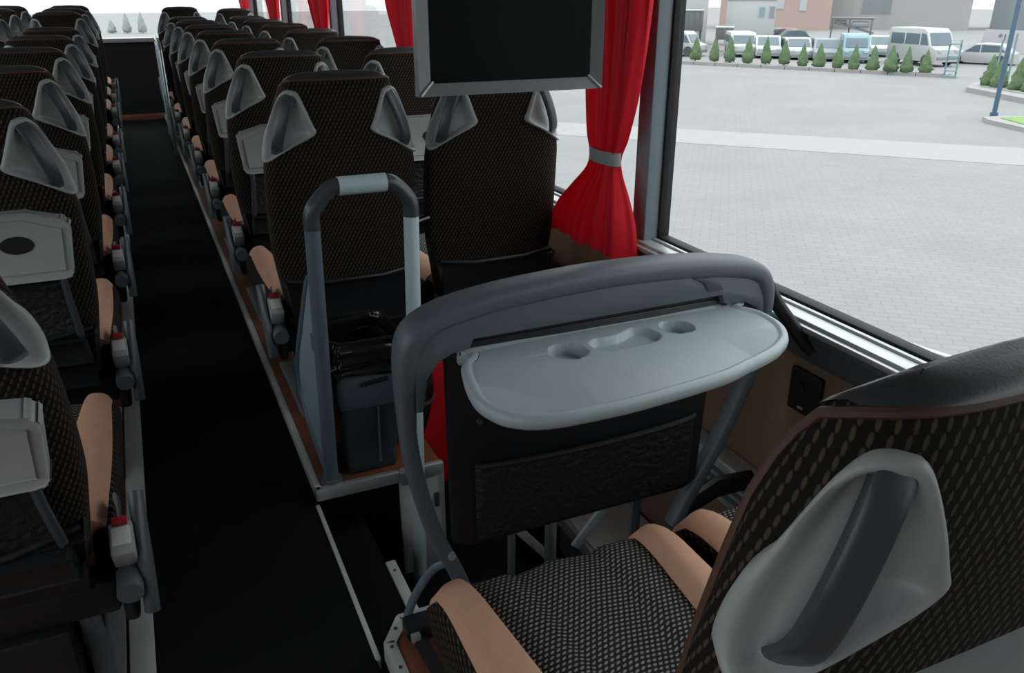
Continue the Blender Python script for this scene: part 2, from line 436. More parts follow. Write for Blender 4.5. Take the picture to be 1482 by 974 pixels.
# ------------------------------------------------------------ coach seat
NX = 3.4
WT = [(0.44, 0.215), (0.55, 0.232), (0.70, 0.25), (0.95, 0.25), (1.02, 0.241), (1.08, 0.227), (1.15, 0.202), (1.21, 0.178), (1.24, 0.163), (1.262, 0.135)]
RT = [(0.44, 0.02), (0.55, 0.002), (0.70, -0.008), (0.85, -0.020), (1.0, -0.036), (1.12, -0.048), (1.20, -0.047), (1.262, -0.036)]
DT = [(0.44, 0.06), (0.60, 0.075), (0.8, 0.075), (1.0, 0.07), (1.12, 0.068), (1.19, 0.064), (1.24, 0.054), (1.262, 0.038)]
def sec(z):
    return smooth_table(WT, z), smooth_table(RT, z), smooth_table(DT, z)
def spow(v, e): return math.copysign(abs(v) ** e, v)
def S(th, z, off=0.0):
    w, yr, d = sec(z)
    e = 2.0 / NX
    c, s_ = math.cos(th), math.sin(th)
    wing = 0.085 * math.exp(-((z - 1.16) / 0.075) ** 2) * math.sqrt(max(0.0, s_))
    x = w * (1 + wing) * spow(c, e); y = yr + d + d * spow(s_, e)
    if off:
        nx = spow(x / w, NX - 1) / w; ny = spow((y - yr - d) / d, NX - 1) / d
        q = Vector((nx, ny, 0)).normalized()
        x += q.x * off; y += q.y * off
    drop = 0.046 * max(0.0, min(1.0, (z - 1.13) / 0.12)) * max(0.0, s_) ** 0.8     # the front of the headrest slopes down
    return Vector((x, y, z - drop))
NTH = 96
THS = [2 * PI * k / NTH for k in range(NTH)]
POD = [(224, 1.214), (212, 1.217), (200, 1.212), (190, 1.192), (183, 1.15), (179, 1.10), (177, 1.05), (179, 1.012), (187, 0.995), (203, 0.997), (222, 1.018), (240, 1.045), (253, 1.066), (258.5, 1.085), (256, 1.108), (249, 1.15), (240, 1.188), (232, 1.208)]
POD_C = (215.0, 1.085)
POD_OUT = catmull(POD, 4)
def mirror_th(t): return 540 - t
def in_pod(t, z, k):
    """is (theta in degrees, z) inside the handle outline shrunk by k?"""
    x, y = POD_C[0] + (t - POD_C[0]) / k, POD_C[1] + (z - POD_C[1]) / k
    c = False; n_ = len(POD_OUT)
    for a in range(n_):
        x1, y1 = POD_OUT[a]; x2, y2 = POD_OUT[a - 1]
        if (y1 > y) != (y2 > y) and x < (x2 - x1) * (y - y1) / (y2 - y1) + x1: c = not c
    return c
def body_rings(zs, off=0.0, dent=False):
    rings, uvs = [], []
    for z in zs:
        r = []
        for t in THS:
            o = off
            if dent and 0.98 < z < 1.23:
                d = math.degrees(t)
                for tt in (d, d + 360, mirror_th(d), mirror_th(d) + 360, mirror_th(d) - 360):
                    if 160 < tt < 265 and in_pod(tt, z, 0.90): o = -0.032
            r.append(S(t, z, o))
        base = [S(t, z, off) for t in THS]
        u = [0.0]
        for i in range(len(base)):
            d = base[(i + 1) % len(base)] - base[i]
            u.append(u[-1] + d.length)
        mid = u[NTH * 3 // 4]             # rear centre keeps u = 0 so that the weave runs straight down
        uvs.append([(q - mid, z * 1.06) for q in u])
        rings.append(r)
    return rings, uvs
def make_backrest():
    b = B()
    zs = [0.44 + 0.805 * i / 66 for i in range(67)]
    rings, uvs = body_rings(zs, 0.0, True)
    b.loft(rings, True, True, True, uvs)
    return b
def make_cap():
    b = B(); rings = []
    for z, off in ((1.240, 0.003), (1.246, 0.004), (1.252, 0.002), (1.257, -0.003), (1.261, -0.011), (1.2635, -0.022)):
        rings.append(body_rings([min(z, 1.262)], off)[0][0])
        for p in rings[-1]: p.z += max(0, z - 1.262)
    yr, d = smooth_table(RT, 1.262), smooth_table(DT, 1.262)
    for k in (0.85, 0.65, 0.4, 0.15):
        r = []
        for p in rings[5]:
            y = yr + d + (p.y - yr - d) * k
            q = min(1.0, max(0.0, (y - yr - d) / (d - 0.022)))
            r.append(Vector((p.x * k, y, 1.2635 - 0.046 * q ** 1.36 + 0.004 * (1 - k))))
        rings.append(r)
    b.loft(rings, False, True)
    return b
def make_piping():
    b = B()
    side = [(150, 0.90), (150, 1.0), (150, 1.08), (152, 1.14), (155, 1.185), (163, 1.212), (174, 1.228), (188, 1.237), (204, 1.2415)]
    pts = [S(math.radians(a), z, 0.001) for a, z in side] + [S(math.radians(a), 1.243, 0.001) for a in range(216, 325, 6)] + [S(math.radians(mirror_th(a)), z, 0.001) for a, z in reversed(side)]
    b.tube(pts, [0.0055] * 9 + [0.0045] * (len(pts) - 18) + [0.0055] * 9, 8)
    return b
def make_pod(side):
    b = B()
    cx, cz = POD_C
    prof = [(1.0, -0.006), (0.995, 0.004), (0.97, 0.009), (0.93, 0.010), (0.89, 0.007), (0.855, -0.002), (0.82, -0.013), (0.76, -0.020), (0.5, -0.023), (0.25, -0.023)]
    rings = []
    for rho, off in prof:
        r = []
        for t, z in POD_OUT:
            tt = cx + (t - cx) * rho; zz = cz + (z - cz) * rho
            if side > 0: tt = mirror_th(tt)
            r.append(S(math.radians(tt), min(zz, 1.235), off))
        rings.append(r)
    b.loft(rings, False, True)
    return b
def make_grip(side):
    b = B()
    path = catmull([(221, 1.207, -0.004), (219, 1.18, 0.003), (217.5, 1.13, 0.008), (217, 1.08, 0.009), (216, 1.045, 0.004), (214, 1.018, -0.014)], 5, False)
    rings = []
    f = lambda q: S(math.radians(q[0] if side < 0 else mirror_th(q[0])), q[1], q[2])
    for i, (t, z, off) in enumerate(path):
        tt = t if side < 0 else mirror_th(t)
        c = S(math.radians(tt), z, off); c0 = S(math.radians(tt), z, off - 0.02)
        nrm = (c - c0).normalized()
        tg = (f(path[min(i + 1, len(path) - 1)]) - f(path[max(i - 1, 0)])).normalized()
        bn = tg.cross(nrm).normalized()
        r = []
        for k in range(14):
            a = 2 * PI * k / 14
            r.append(c + bn * (0.0185 * spow(math.cos(a), 0.6)) + nrm * (0.009 * spow(math.sin(a), 0.6)))
        rings.append(r)
    b.loft(rings)
    return b
def rear(x, z, off=0.0):
    """point on the back face of the seat"""
    w, yr, d = sec(z)
    q = min(1, abs(x / w)) ** NX
    return Vector((x, yr + d - d * (1 - q) ** (1 / NX) - off, z))
def plate(poly, off0, off1, bevel=0.006):
    """a plate that follows the reclined back: poly in (x, z)"""
    b = B()
    b.prism(poly, 0, 1, 'y', 0.0)
    for v in b.bm.verts:
        t = v.co.y
        yr = smooth_table(RT, v.co.z)
        v.co.y = yr - (off0 + (off1 - off0) * t)
    if bevel:
        es = [e for e in b.bm.edges]
        bmesh.ops.bevel(b.bm, geom=es, offset=bevel, segments=2, affect='EDGES', profile=0.5)
    return b
def sec_ring(cx, cz, w, h, n, y, N=40, groove=None):
    r = []
    for k in range(N):
        a = 2 * PI * k / N
        x = cx + w * spow(math.cos(a), 2 / n); z = cz + h * spow(math.sin(a), 2 / n)
        if groove and math.sin(a) > 0:
            for gx in groove: z -= 0.014 * math.exp(-((x - gx) / 0.009) ** 2)
        r.append(Vector((x, y, z)))
    return r
YC = [0.12 + (0.83 - 0.12) * i / 24 for i in range(25)]
def front_round(y):
    t = max(0.0, (y - 0.70) / 0.13)
    return math.sqrt(max(0.0, 1 - t * t)) if t < 1 else 0.0
def make_cushion():
    b = B(); rings = []; uvs = []
    for y in YC:
        k = (y - 0.12) / 0.68
        xi = 0.118 + 0.075 * k
        h = 0.065 * (0.35 + 0.65 * front_round(y))
        r = sec_ring(0.0, 0.425 + 0.01 * (1 - k), xi + 0.02, h, 5.0, y, 64, (-xi * 0.42, xi * 0.42))
        rings.append(r); uu = [(p.x, y * 1.0 + (0.0 if p.z > 0.42 else 0.3)) for p in r]; uvs.append(uu + [uu[0]])
    b.loft(rings, True, True, True, uvs)
    return b
def make_bolster(s):
    b = B(); rings = []
    for y in YC:
        k = (y - 0.12) / 0.68
        xi = 0.118 + 0.075 * k; xo = 0.252 + 0.006 * math.sin(PI * k)
        h = 0.085 * (0.22 + 0.78 * front_round(y))
        cxx = s * (xi + xo) / 2
        r = sec_ring(cxx, 0.440, (xo - xi) / 2 + 0.006, h, 2.7, y, 28)
        for p in r: p.z = max(p.z, 0.40)
        for p in r:                      # outer side sits a little lower than the inner one
            p.z -= 0.012 * max(0, (s * p.x - xi) / (xo - xi))
        rings.append(r)
    b.loft(rings)
    return b
def make_skirt(s):
    b = B(); rings = []; uvs = []
    for y in YC:
        f = front_round(y)
        r = sec_ring(s * 0.241, 0.415, 0.027, 0.072 * (0.30 + 0.70 * f), 3.0, y - 0.01, 24)
        rings.append(r); uu = [(y * 0.5, p.z * 1.4 + p.x) for p in r]; uvs.append(uu + [uu[0]])
    b.loft(rings, True, True, True, uvs)
    return b

def make_seat(aisle, tray=True, by_aisle=True):
    """aisle = -1: aisle on the seat's left (right-hand column), +1: on its right"""
    root = empty('coach_seat')
    make_backrest().build('backrest', 'fabric_brown', root)
    make_cap().build('headrest_cap', 'leather_cap', root)
    make_piping().build('piping', 'piping_brown', root)
    for sd in (-1, 1):
        p = make_pod(sd).build('corner_handle', 'plastic_light', root, angle=60)
        make_grip(sd).build('grip', 'plastic_grip', p)
    make_cushion().build('cushion', 'fabric_grey', root)
    for sd in (-1, 1):
        make_bolster(sd).build('bolster', 'leather_tan', root)
        make_skirt(sd).build('side_panel', 'fabric_brown', root)
    # black plastic lower shell and pivot bar
    plate([(-0.205, 0.405), (0.205, 0.405), (0.225, 0.58), (-0.225, 0.58)], -0.03, 0.018, 0.008).build('lower_shell', 'plastic_black', root)
    B().tube([rear(-0.22, 0.59, 0.018), rear(-0.1, 0.583, 0.026), rear(0.1, 0.583, 0.026), rear(0.22, 0.59, 0.018)], 0.009, 10).build('shell_rim', 'plastic_black', root)
    if tray:
        t = plate([(-0.222, 0.905), (-0.222, 0.93), (-0.208, 0.945), (-0.12, 0.972), (0.12, 0.972), (0.208, 0.945), (0.222, 0.93), (0.222, 0.905), (0.208, 0.785), (0.198, 0.772), (0.18, 0.768), (-0.18, 0.768), (-0.198, 0.772), (-0.208, 0.785)], -0.005, 0.034, 0.006).build('tray_table', 'plastic_light', root)
        plate([(-0.20, 0.915), (-0.11, 0.950), (0.11, 0.950), (0.20, 0.915), (0.19, 0.795), (-0.19, 0.795)], 0.033, 0.037, 0.002).build('tray_panel', 'plastic_light', t)
        nv = Vector((0, -1, (smooth_table(RT, 0.90) - smooth_table(RT, 0.86)) / 0.04)).normalized()
        c0 = Vector((0.085, smooth_table(RT, 0.88) - 0.037, 0.88))
        c = B(); c.tube([c0 - nv * 0.004, c0 + nv * 0.002], 0.026, 28, rx=0.042)
        c.build('cup_recess', 'rubber_black', t)
        # magazine pocket with a bent frame below the table
        pk = plate([(-0.175, 0.56), (0.175, 0.56), (0.185, 0.755), (-0.185, 0.755)], 0.0, 0.012, 0.004).build('pocket', 'pocket_net', root)
        for sd in (-1, 1):
            B().tube([rear(sd * 0.165, 0.775, 0.010), rear(sd * 0.175, 0.77, 0.022), rear(sd * 0.178, 0.70, 0.024), rear(sd * 0.19, 0.56, 0.03), rear(sd * 0.20, 0.50, 0.03)], 0.010, 8).build('pocket_frame', 'plastic_grip', pk)
        plate([(-0.20, 0.50), (0.20, 0.50), (0.195, 0.575), (-0.195, 0.575)], 0.016, 0.05, 0.008).build('pocket_base', 'plastic_black', pk)
    # base frame and legs
    for y_ in (0.12, 0.56): B().lohi((-0.225, y_, 0.285), (0.225, y_ + 0.06, 0.325), 0.006).build('base_bar', 'plastic_grip', root)
    B().lohi((-0.25, 0.05, 0.315), (0.25, 0.76, 0.40), 0.012).build('seat_pan', 'plastic_black', root)
    xl = aisle * 0.185
    lg = B(); lg.prism([(0.06, 0.325), (0.20, 0.325), (0.17, 0.20), (0.21, 0.05), (0.06, 0.05), (0.10, 0.20)], xl - 0.022, xl + 0.022, 'x', 0.004)
    lg.build('leg', 'plastic_slate', root)
    lg = B(); lg.lohi((-xl - 0.02, 0.09, 0.05), (-xl + 0.02, 0.17, 0.30), 0.004); lg.build('leg', 'plastic_slate', root)
    B().lohi((xl - 0.03, 0.04, 0.05), (xl + 0.03, 0.55, 0.062), 0.003).build('floor_rail', 'tv_grey', root)
    if aisle > 0:
        B().lohi((-0.20, 0.03, 0.07), (0.15, 0.50, 0.315), 0.012).build('base_cover', 'plastic_black', root)
    if not by_aisle: return root
    # aisle side: folded armrest, seat belt buckle and recline knob
    xa = aisle * (0.262 if aisle < 0 else 0.278)
    a_ = B(); a_.tube([(xa + aisle * 0.034, 0.14, 0.545), (xa + aisle * 0.034, 0.11, 0.51), (xa + aisle * 0.034, 0.06, 0.43), (xa + aisle * 0.032, 0.03, 0.355), (xa + aisle * 0.03, 0.022, 0.32)], [0.014, 0.032, 0.042, 0.036, 0.014], 16, rx=0.016)
    arm = a_.build('armrest', 'plastic_slate', root)
    rot = Matrix.Rotation(math.radians(32), 3, 'X')
    bk = B().box((xa, 0.055, 0.478), (0.046, 0.075, 0.062), rot, 0.006).build('belt_buckle', 'plastic_light', root)
    B().box(Vector((xa, 0.055, 0.478)) + rot @ Vector((0, 0.004, 0.031)), (0.036, 0.04, 0.004), rot, 0.001).build('buckle_label', 'label_white', bk)
    B().box(Vector((xa, 0.055, 0.478)) + rot @ Vector((0, 0.036, 0.036)), (0.030, 0.016, 0.016), rot, 0.003).build('button', 'red_button', bk)
    B().tube([(xa, 0.080, 0.495), (xa, 0.13, 0.52), (xa - aisle * 0.01, 0.20, 0.50)], 0.018, 10, rx=0.006).build('belt_strap', 'plastic_slate', bk)
    B().cyl((xa, 0.06, 0.412), (xa, -0.012, 0.400), 0.026, 20).build('recline_knob', 'plastic_slate', root)
    B().box((xa - aisle * 0.01, 0.10, 0.36), (0.03, 0.12, 0.14), None, 0.01).build('knob_mount', 'plastic_black', root)
    return root

PITCH = 1.03
ORD = ['first', 'second', 'third', 'fourth', 'fifth', 'sixth', 'seventh', 'eighth', 'ninth', 'tenth']
seatR = make_seat(-1, True)
seatA = make_seat(-1, False)
seatL = make_seat(1, True)
seatRW = make_seat(-1, True, False)
seatAW = make_seat(-1, False, False)
seatLW = make_seat(1, True, False)
def place(proto, first, loc, label, group):
    o = proto if first else copy_tree(proto)
    o.location = loc
    return tag(o, label, 'seat', group)
GR = 'coach seats to the right of the aisle'
GL = 'coach seats to the left of the aisle'
# front-most pair of the picture (nearest right)
place(seatR, True, (0.628, 0.392, -0.028), 'nearest right seat, its big grey corner handle filling the lower right of the picture', GR)
place(seatRW, True, (1.188, 0.392, -0.028), 'window seat beside the nearest right seat, tan cushion edge showing behind it', GR)
# row across the stairwell, without trays
place(seatA, True, (0.598, 2.70, 0.0), 'aisle seat directly behind the waste bin, wide patterned back without tray', GR)
place(seatAW, True, (1.145, 2.70, 0.0), 'window seat below the hanging screen, patterned back beside the red curtain', GR)
for k in range(1, 7):
    y = 2.70 + PITCH * k
    nth = ORD[k - 1]
    place(seatR, False, (0.598, y, 0.0), f'right-hand aisle seat with grey side tray, {nth} ahead of the seat behind the bin', GR)
    place(seatRW, False, (1.145, y, 0.0), f'right-hand window seat, {nth} row ahead of the seat below the hanging screen', GR)
g = place(seatR, False, (0.60, 9.95, 0.07), 'tall seat standing highest at the far front end, right of the aisle', GR)
g = place(seatRW, False, (1.15, 9.95, 0.05), 'high window seat at the far front end, last of the right side', GR)
for k in range(0, 9):
    y = 1.57 + PITCH * k - (0.02 if k == 0 else 0.0)
    zl = -0.035 + 0.007 * k + (0.07 if k >= 6 else 0)
    xs_ = -0.002 if k == 0 else 0.0
    if k == 0:
        la = 'nearest left aisle seat, red buckle button and grey tray at the left picture edge'
        lb = 'nearest left window seat, beside the aisle seat with the red buckle button'
    else:
        la = f'left-hand aisle seat, {ORD[k - 1]} row ahead of the nearest left seat'
        lb = f'left-hand window seat, {ORD[k - 1]} row ahead of the nearest left seat'
    place(seatL, k == 0, (-0.44 + xs_, y, zl), la, GL)
    place(seatLW, k == 0, (-0.987 + xs_, y, zl), lb, GL)

def recline(root, deg):
    a = math.radians(deg); piv = Vector((0, 0, 0.5))
    for ch in kids(root):
        if ch.name.split('.')[0] in ('backrest', 'headrest_cap', 'piping', 'corner_handle', 'lower_shell', 'shell_rim', 'tray_table', 'pocket'):
            ch.rotation_euler = (a, 0, 0); ch.location = piv - Matrix.Rotation(a, 3, 'X') @ piv
recline(seatL, 16)
recline(seatLW, 8)
# ------------------------------------------------------------ barrier with fold-down table
br = empty('seat_barrier', (0.91, 1.54, 0.05), label='grey moulded barrier with fold-down table in front of the nearest right seats', cat='barrier')
br.location = (0, 0, 0)
def ring_path(pts, wy, wz, n=3.0, seg=18, up=Vector((0, 1, 0))):
    """sweep a rounded-rectangle section in an x-z path: wz = half size across the path in x-z, wy = half size along y"""
    P = [Vector(p) for p in pts]; rings = []
    for i in range(len(P)):
        t = (P[min(i + 1, len(P) - 1)] - P[max(i - 1, 0)]).normalized()
        q = t.cross(up).normalized()
        a_, b_ = (wz[i] if isinstance(wz, list) else wz), (wy[i] if isinstance(wy, list) else wy)
        rings.append([P[i] + q * (a_ * spow(math.cos(2 * PI * k / seg), 2 / n)) + up * (b_ * spow(math.sin(2 * PI * k / seg), 2 / n)) for k in range(seg)])
    return rings
topc = [(0.437, 0.60), (0.437, 0.70), (0.440, 0.775), (0.455, 0.825), (0.490, 0.853), (0.55, 0.872), (0.66, 0.888), (0.80, 0.897), (0.92, 0.900), (1.05, 0.897), (1.18, 0.888), (1.29, 0.871), (1.345, 0.853), (1.370, 0.825), (1.383, 0.775), (1.385, 0.70), (1.385, 0.60)]
pl = catmull([(0.555, 0.14), (0.535, 0.20), (0.495, 0.30), (0.458, 0.44), (0.438, 0.57)], 5, False)
path = pl[:-1] + catmull(topc, 4, False) + catmull([(1.383, 0.59), (1.352, 0.50), (1.30, 0.38), (1.24, 0.27), (1.19, 0.17), (1.175, 0.14)], 5, False)[1:]
P3 = [(x, 1.545, z) for x, z in path]
wy = []; wz = []
for x, y_, z in P3:
    k = min(1.0, max(0.0, (z - 0.60) / 0.22))
    wy.append(0.024 + 0.022 * k); wz.append(0.019 + 0.007 * k)
b = B(); b.loft(ring_path(P3, wy, wz))
b.build('frame', 'plastic_slate', br)
# fascia below the cap
poly = [(0.452, 0.66), (0.452, 0.79), (0.475, 0.832), (0.55, 0.858), (0.66, 0.874), (0.80, 0.884), (0.92, 0.887), (1.05, 0.884), (1.18, 0.874), (1.29, 0.858), (1.345, 0.838), (1.37, 0.79), (1.37, 0.735), (1.345, 0.765), (1.31, 0.785), (1.245, 0.79), (1.235, 0.814), (0.585, 0.811), (0.575, 0.79), (0.535, 0.785), (0.503, 0.77), (0.478, 0.735), (0.466, 0.66)]
b = B(); b.prism(poly, 1.508, 1.556, 'y', 0.004); b.build('fascia', 'plastic_slate', br)
b = B(); b.lohi((0.575, 1.530, 0.765), (1.245, 1.552, 0.835)); b.build('slot_back', 'rubber_black', br)
b = B(); b.prism([(1.19, 0.832), (1.235, 0.830), (1.222, 0.852), (1.19, 0.866), (1.14, 0.872), (1.175, 0.855)], 1.5035, 1.509, 'y', 0.002); b.build('finger_pull', 'plastic_grip', br)
# black centre panel with net pocket
b = B(); b.prism([(0.53, 0.285), (0.525, 0.80), (1.245, 0.80), (1.225, 0.285), (1.19, 0.262), (0.57, 0.262)], 1.525, 1.552, 'y', 0.008)
b.build('centre_panel', 'plastic_black', br)
b = B()
NU, NV = 48, 16
rows = []
for j in range(NV + 1):
    v = j / NV; r = []
    for i in range(NU + 1):
        u = i / NU
        x = 0.587 + 0.61 * u; z = 0.282 + 0.205 * v
        bul = 0.030 * (math.sin(PI * u) ** 0.5 if 0 < u < 1 else 0) * (0.35 + 0.65 * v)
        wv = 0.0035 * math.sin(u * 2 * PI * 16 + (j % 2) * PI) * math.sin(PI * v)
        r.append(Vector((x, 1.522 - bul - abs(wv), z)))
    rows.append(r)
b.loft(rows, False, False, False)
pk = b.build('net_pocket', 'pocket_net', br)
B().tube([(p.x, p.y, p.z) for p in rows[-1]], 0.007, 8).build('pocket_hem', 'rubber_black', pk)
for xx in (0.60, 1.19):
    B().cyl((xx, 1.518, 0.60), (xx, 1.526, 0.60), 0.007, 10).build('stud', 'plastic_grip', br)
# feet, curved brace, wall strut
B().tube(catmull([(0.530, 1.545, 0.215), (0.49, 1.57, 0.19), (0.445, 1.58, 0.12), (0.420, 1.58, 0.06)], 6, False), 0.011, 10, rx=0.006).build('brace', 'slate_tone', br)
B().cyl((0.522, 1.515, 0.255), (0.522, 1.528, 0.255), 0.010, 12).build('bolt', 'alu', br)
B().lohi((0.538, 1.525, -0.36), (0.575, 1.565, 0.15), 0.008).build('foot', 'plastic_black', br)
B().lohi((1.158, 1.525, -0.52), (1.198, 1.565, 0.15), 0.008).build('foot', 'plastic_grip', br)
B().tube([(1.392, 1.56, 0.842), (1.435, 1.53, 0.75), (1.485, 1.46, 0.655), (1.50, 1.45, 0.64)], [0.015, 0.018, 0.018, 0.018], 10, rx=0.008).build('strut', 'plastic_black', br)
B().tube([(1.20, 1.545, 0.18), (1.32, 1.555, 0.215), (1.445, 1.56, 0.205)], [0.03, 0.035, 0.03], 10, rx=0.02).build('wall_arm', 'plastic_black', br)
# table
def make_table():
    b = B()
    left = [(1.540, 0.605), (1.50, 0.572), (1.48, 0.548), (1.45, 0.532), (1.40, 0.518), (1.35, 0.508), (1.30, 0.503), (1.26, 0.509), (1.225, 0.524), (1.20, 0.548), (1.183, 0.578), (1.172, 0.62)]
    right = [(1.540, 1.262), (1.50, 1.288), (1.48, 1.302), (1.45, 1.313), (1.40, 1.312), (1.35, 1.298), (1.30, 1.265), (1.27, 1.225), (1.25, 1.19), (1.235, 1.15), (1.225, 1.12), (1.22, 1.10)]
    front = [(0.62, 1.172), (0.68, 1.168), (0.76, 1.167), (0.85, 1.173), (0.95, 1.184), (1.03, 1.197), (1.10, 1.217)]
    outline = [(x, y) for y, x in left] + front[1:-1] + [(x, y) for y, x in reversed(right)]
    outline = [p[:2] for p in catmull(outline, 3, True)]
    cx, cy = 0.905, 1.37
    zt = 0.785
    pts = [Vector((x, y)) for x, y in outline]
    cups = [(0.776, 1.437, 0.043), (1.071, 1.457, 0.040)]
    def recess(x, y):
        d = 0.0
        for ax, ay, r in cups:
            q = math.hypot(x - ax, y - ay)
            d = max(d, 0.045 * min(1, max(0, (r - q) / 0.006)))
        # shallow waisted tray between the two cups
        t = min(1, max(0, (x - 0.868) / 0.098)); ay = 1.437 + 0.011 * t
        r = 0.035 + 0.010 * t - (0.011 * math.sin(PI * t) if y > ay else 0.0)
        q = math.hypot(x - (0.868 + 0.098 * t), y - ay)
        d = max(d, 0.017 * min(1, max(0, (r - q) / 0.007)))
        return d
    # dense ring offsets: rim profile outside, then a grid inside
    ins = []
    n_ = len(pts)
    for k in range(n_):
        t = (pts[(k + 1) % n_] - pts[k - 1]).normalized()
        ins.append(Vector((-t.y, t.x)) if ((Vector((cx, cy)) - pts[k]).dot(Vector((-t.y, t.x))) > 0) else Vector((t.y, -t.x)))
    prof = [(0.030, -0.034), (0.010, -0.033), (0.002, -0.026), (0.0, -0.014), (0.003, -0.004), (0.010, 0.0), (0.017, -0.001), (0.021, -0.005), (0.025, -0.0065)]
    rings = [[Vector((pts[k].x + ins[k].x * o, pts[k].y + ins[k].y * o, zt + z)) for k in range(n_)] for o, z in prof]
    vr = b.loft(rings, True, False)
    inner = vr[-1]
    # inner plate: triangulated fine grid cut by the inner outline
    sub = bmesh.new()
    vs = [sub.verts.new(v.co) for v in inner]
    f = sub.faces.new(vs)
    bmesh.ops.triangulate(sub, faces=[f])
    xs = [0.50 + 0.0045 * i for i in range(190)]; ys = [1.165 + 0.0045 * i for i in range(86)]
    xs = [x for x in xs if 0.725 < x < 1.12]; ys = [y for y in ys if 1.37 < y < 1.51]
    for x in xs:
        bmesh.ops.bisect_plane(sub, geom=sub.verts[:] + sub.edges[:] + sub.faces[:], plane_co=(x, 0, 0), plane_no=(1, 0, 0))
    for y in ys:
        bmesh.ops.bisect_plane(sub, geom=sub.verts[:] + sub.edges[:] + sub.faces[:], plane_co=(0, y, 0), plane_no=(0, 1, 0))
    for v in sub.verts: v.co.z -= recess(v.co.x, v.co.y)
    me = bpy.data.meshes.new('tmp'); sub.to_mesh(me); sub.free()
    b.bm.from_mesh(me); bpy.data.meshes.remove(me)
    bmesh.ops.remove_doubles(b.bm, verts=b.bm.verts, dist=0.0002)
    return b
tb = make_table().build('table', 'plastic_tray', br, angle=50)
for xx in (0.575, 1.265):
    B().cyl((xx - 0.02, 1.527, 0.776), (xx + 0.02, 1.527, 0.776), 0.009, 12).build('hinge', 'plastic_grip', br)

# ------------------------------------------------------------ grab rail with guard panel
gr = empty('grab_rail', (0, 0, 0), label='grey hooped grab rail with white grip standing on the platform edge around the bin', cat='rail')
B().cyl((0.388, 2.285, 0.054), (0.397, 2.20 + 0.05, 0.895), 0.0225, 18).build('post', 'slate_tone', gr)  # shade on this leg put into a darker colour than the pole's
B().tube(catmull([(0.397, 2.25, 0.885), (0.401, 2.25, 0.935), (0.43, 2.25, 0.972), (0.455, 2.25, 0.995), (0.475, 2.25, 1.0), (0.492, 2.25, 1.0)], 6, False), 0.0235, 16).build('elbow', 'plastic_grip', gr)
B().tube(catmull([(0.602, 2.25, 1.0), (0.62, 2.25, 1.0), (0.64, 2.25, 0.99), (0.665, 2.25, 0.965), (0.683, 2.25, 0.935), (0.684, 2.25, 0.895)], 6, False), 0.0235, 16).build('elbow', 'plastic_grip', gr)
B().cyl((0.478, 2.25, 1.0), (0.614, 2.25, 1.0), 0.0265, 18).build('grip', 'pale_tone', gr)
B().cyl((0.684, 2.25, 0.90), (0.634, 2.185, -0.36), 0.0225, 18).build('pole', 'pale_tone', gr)  # window light on this leg put into its paler colour
B().cyl((0.388, 2.285, 0.05), (0.388, 2.285, 0.064), 0.034, 18).build('base_flange', 'slate_tone', gr)
bow = catmull([(0.392, 2.27, 0.745), (0.388, 2.34, 0.70), (0.386, 2.50, 0.52), (0.385, 2.64, 0.36), (0.385, 2.69, 0.25), (0.385, 2.64, 0.15), (0.385, 2.48, 0.095), (0.386, 2.31, 0.075)], 6, False)
B().tube(bow, 0.015, 12).build('bow', 'slate_tone', gr)
poly = [(p[1], p[2]) for p in bow]
B().prism(poly + [(2.285, 0.08), (2.27, 0.70)], 0.381, 0.388, 'x').build('guard_panel', 'panel_blue', gr, smooth=False)
B().lohi((0.374, 2.30, 0.50), (0.394, 2.33, 0.55), 0.004).build('clip', 'slate_tone', gr)
B().lohi((0.374, 2.30, 0.14), (0.394, 2.33, 0.19), 0.004).build('clip', 'slate_tone', gr)
B().lohi((0.60, 2.215, 0.012), (0.66, 2.245, 0.046), 0.006).build('bracket', 'slate_tone', gr)
B().cyl((0.684, 2.25, 0.872), (0.74, 2.25, 0.885), 0.004, 8).build('pin', 'steel', gr)

# grey stairwell cabinet side
cb = empty('stair_cabinet', (0, 0, 0), label='light grey stairwell cabinet side below the wooden ledge, with dark latch', cat='cabinet')
B().lohi((0.60, 2.246, -0.52), (0.742, 2.262, 0.012), 0.002).build('side_panel', 'alu_white', cb)
B().lohi((0.738, 2.238, -0.52), (0.752, 2.26, 0.054), 0.003).build('corner_profile', 'alu', cb)
B().lohi((0.60, 2.238, 0.012), (0.75, 2.264, 0.054), 0.005).build('top_profile', 'alu', cb)
B().lohi((0.716, 2.240, -0.115), (0.732, 2.249, -0.06), 0.002).build('latch', 'plastic_grip', cb)
B().lohi((0.742, 2.262, -0.52), (0.752, 2.60, 0.012)).build('side_panel', 'alu_white', cb)

# red upright panel behind the bin, glossy flask
rp = empty('red_board', (0.80, 2.61, 0.0), label='bright red upright panel behind the bin under the seats', cat='panel')
B().lohi((-0.16, -0.006, -0.27), (0.34, 0.006, 0.243), 0.003).build('board', 'red_panel', rp)
fl = empty('flask', (0.712, 2.44, 0.05), label='dark glossy rounded flask standing on the ledge right of the bin', cat='flask')
prof = [(0.0, 0.0), (0.030, 0.0), (0.036, 0.008), (0.056, 0.07), (0.074, 0.15), (0.080, 0.20), (0.076, 0.245), (0.054, 0.285)]
def lathe(b, prof, seg=28, c=(0, 0, 0)):
    rings = [[Vector((c[0] + r * math.cos(2 * PI * k / seg), c[1] + r * math.sin(2 * PI * k / seg), c[2] + z)) for k in range(seg)] for r, z in prof if r > 0]
    b.loft(rings)
    return b
lathe(B(), prof).build('body', 'glossy_dark', fl)
lathe(B(), [(0.040, 0.28), (0.040, 0.30), (0.032, 0.308)]).build('lid', 'rubber_black', fl)
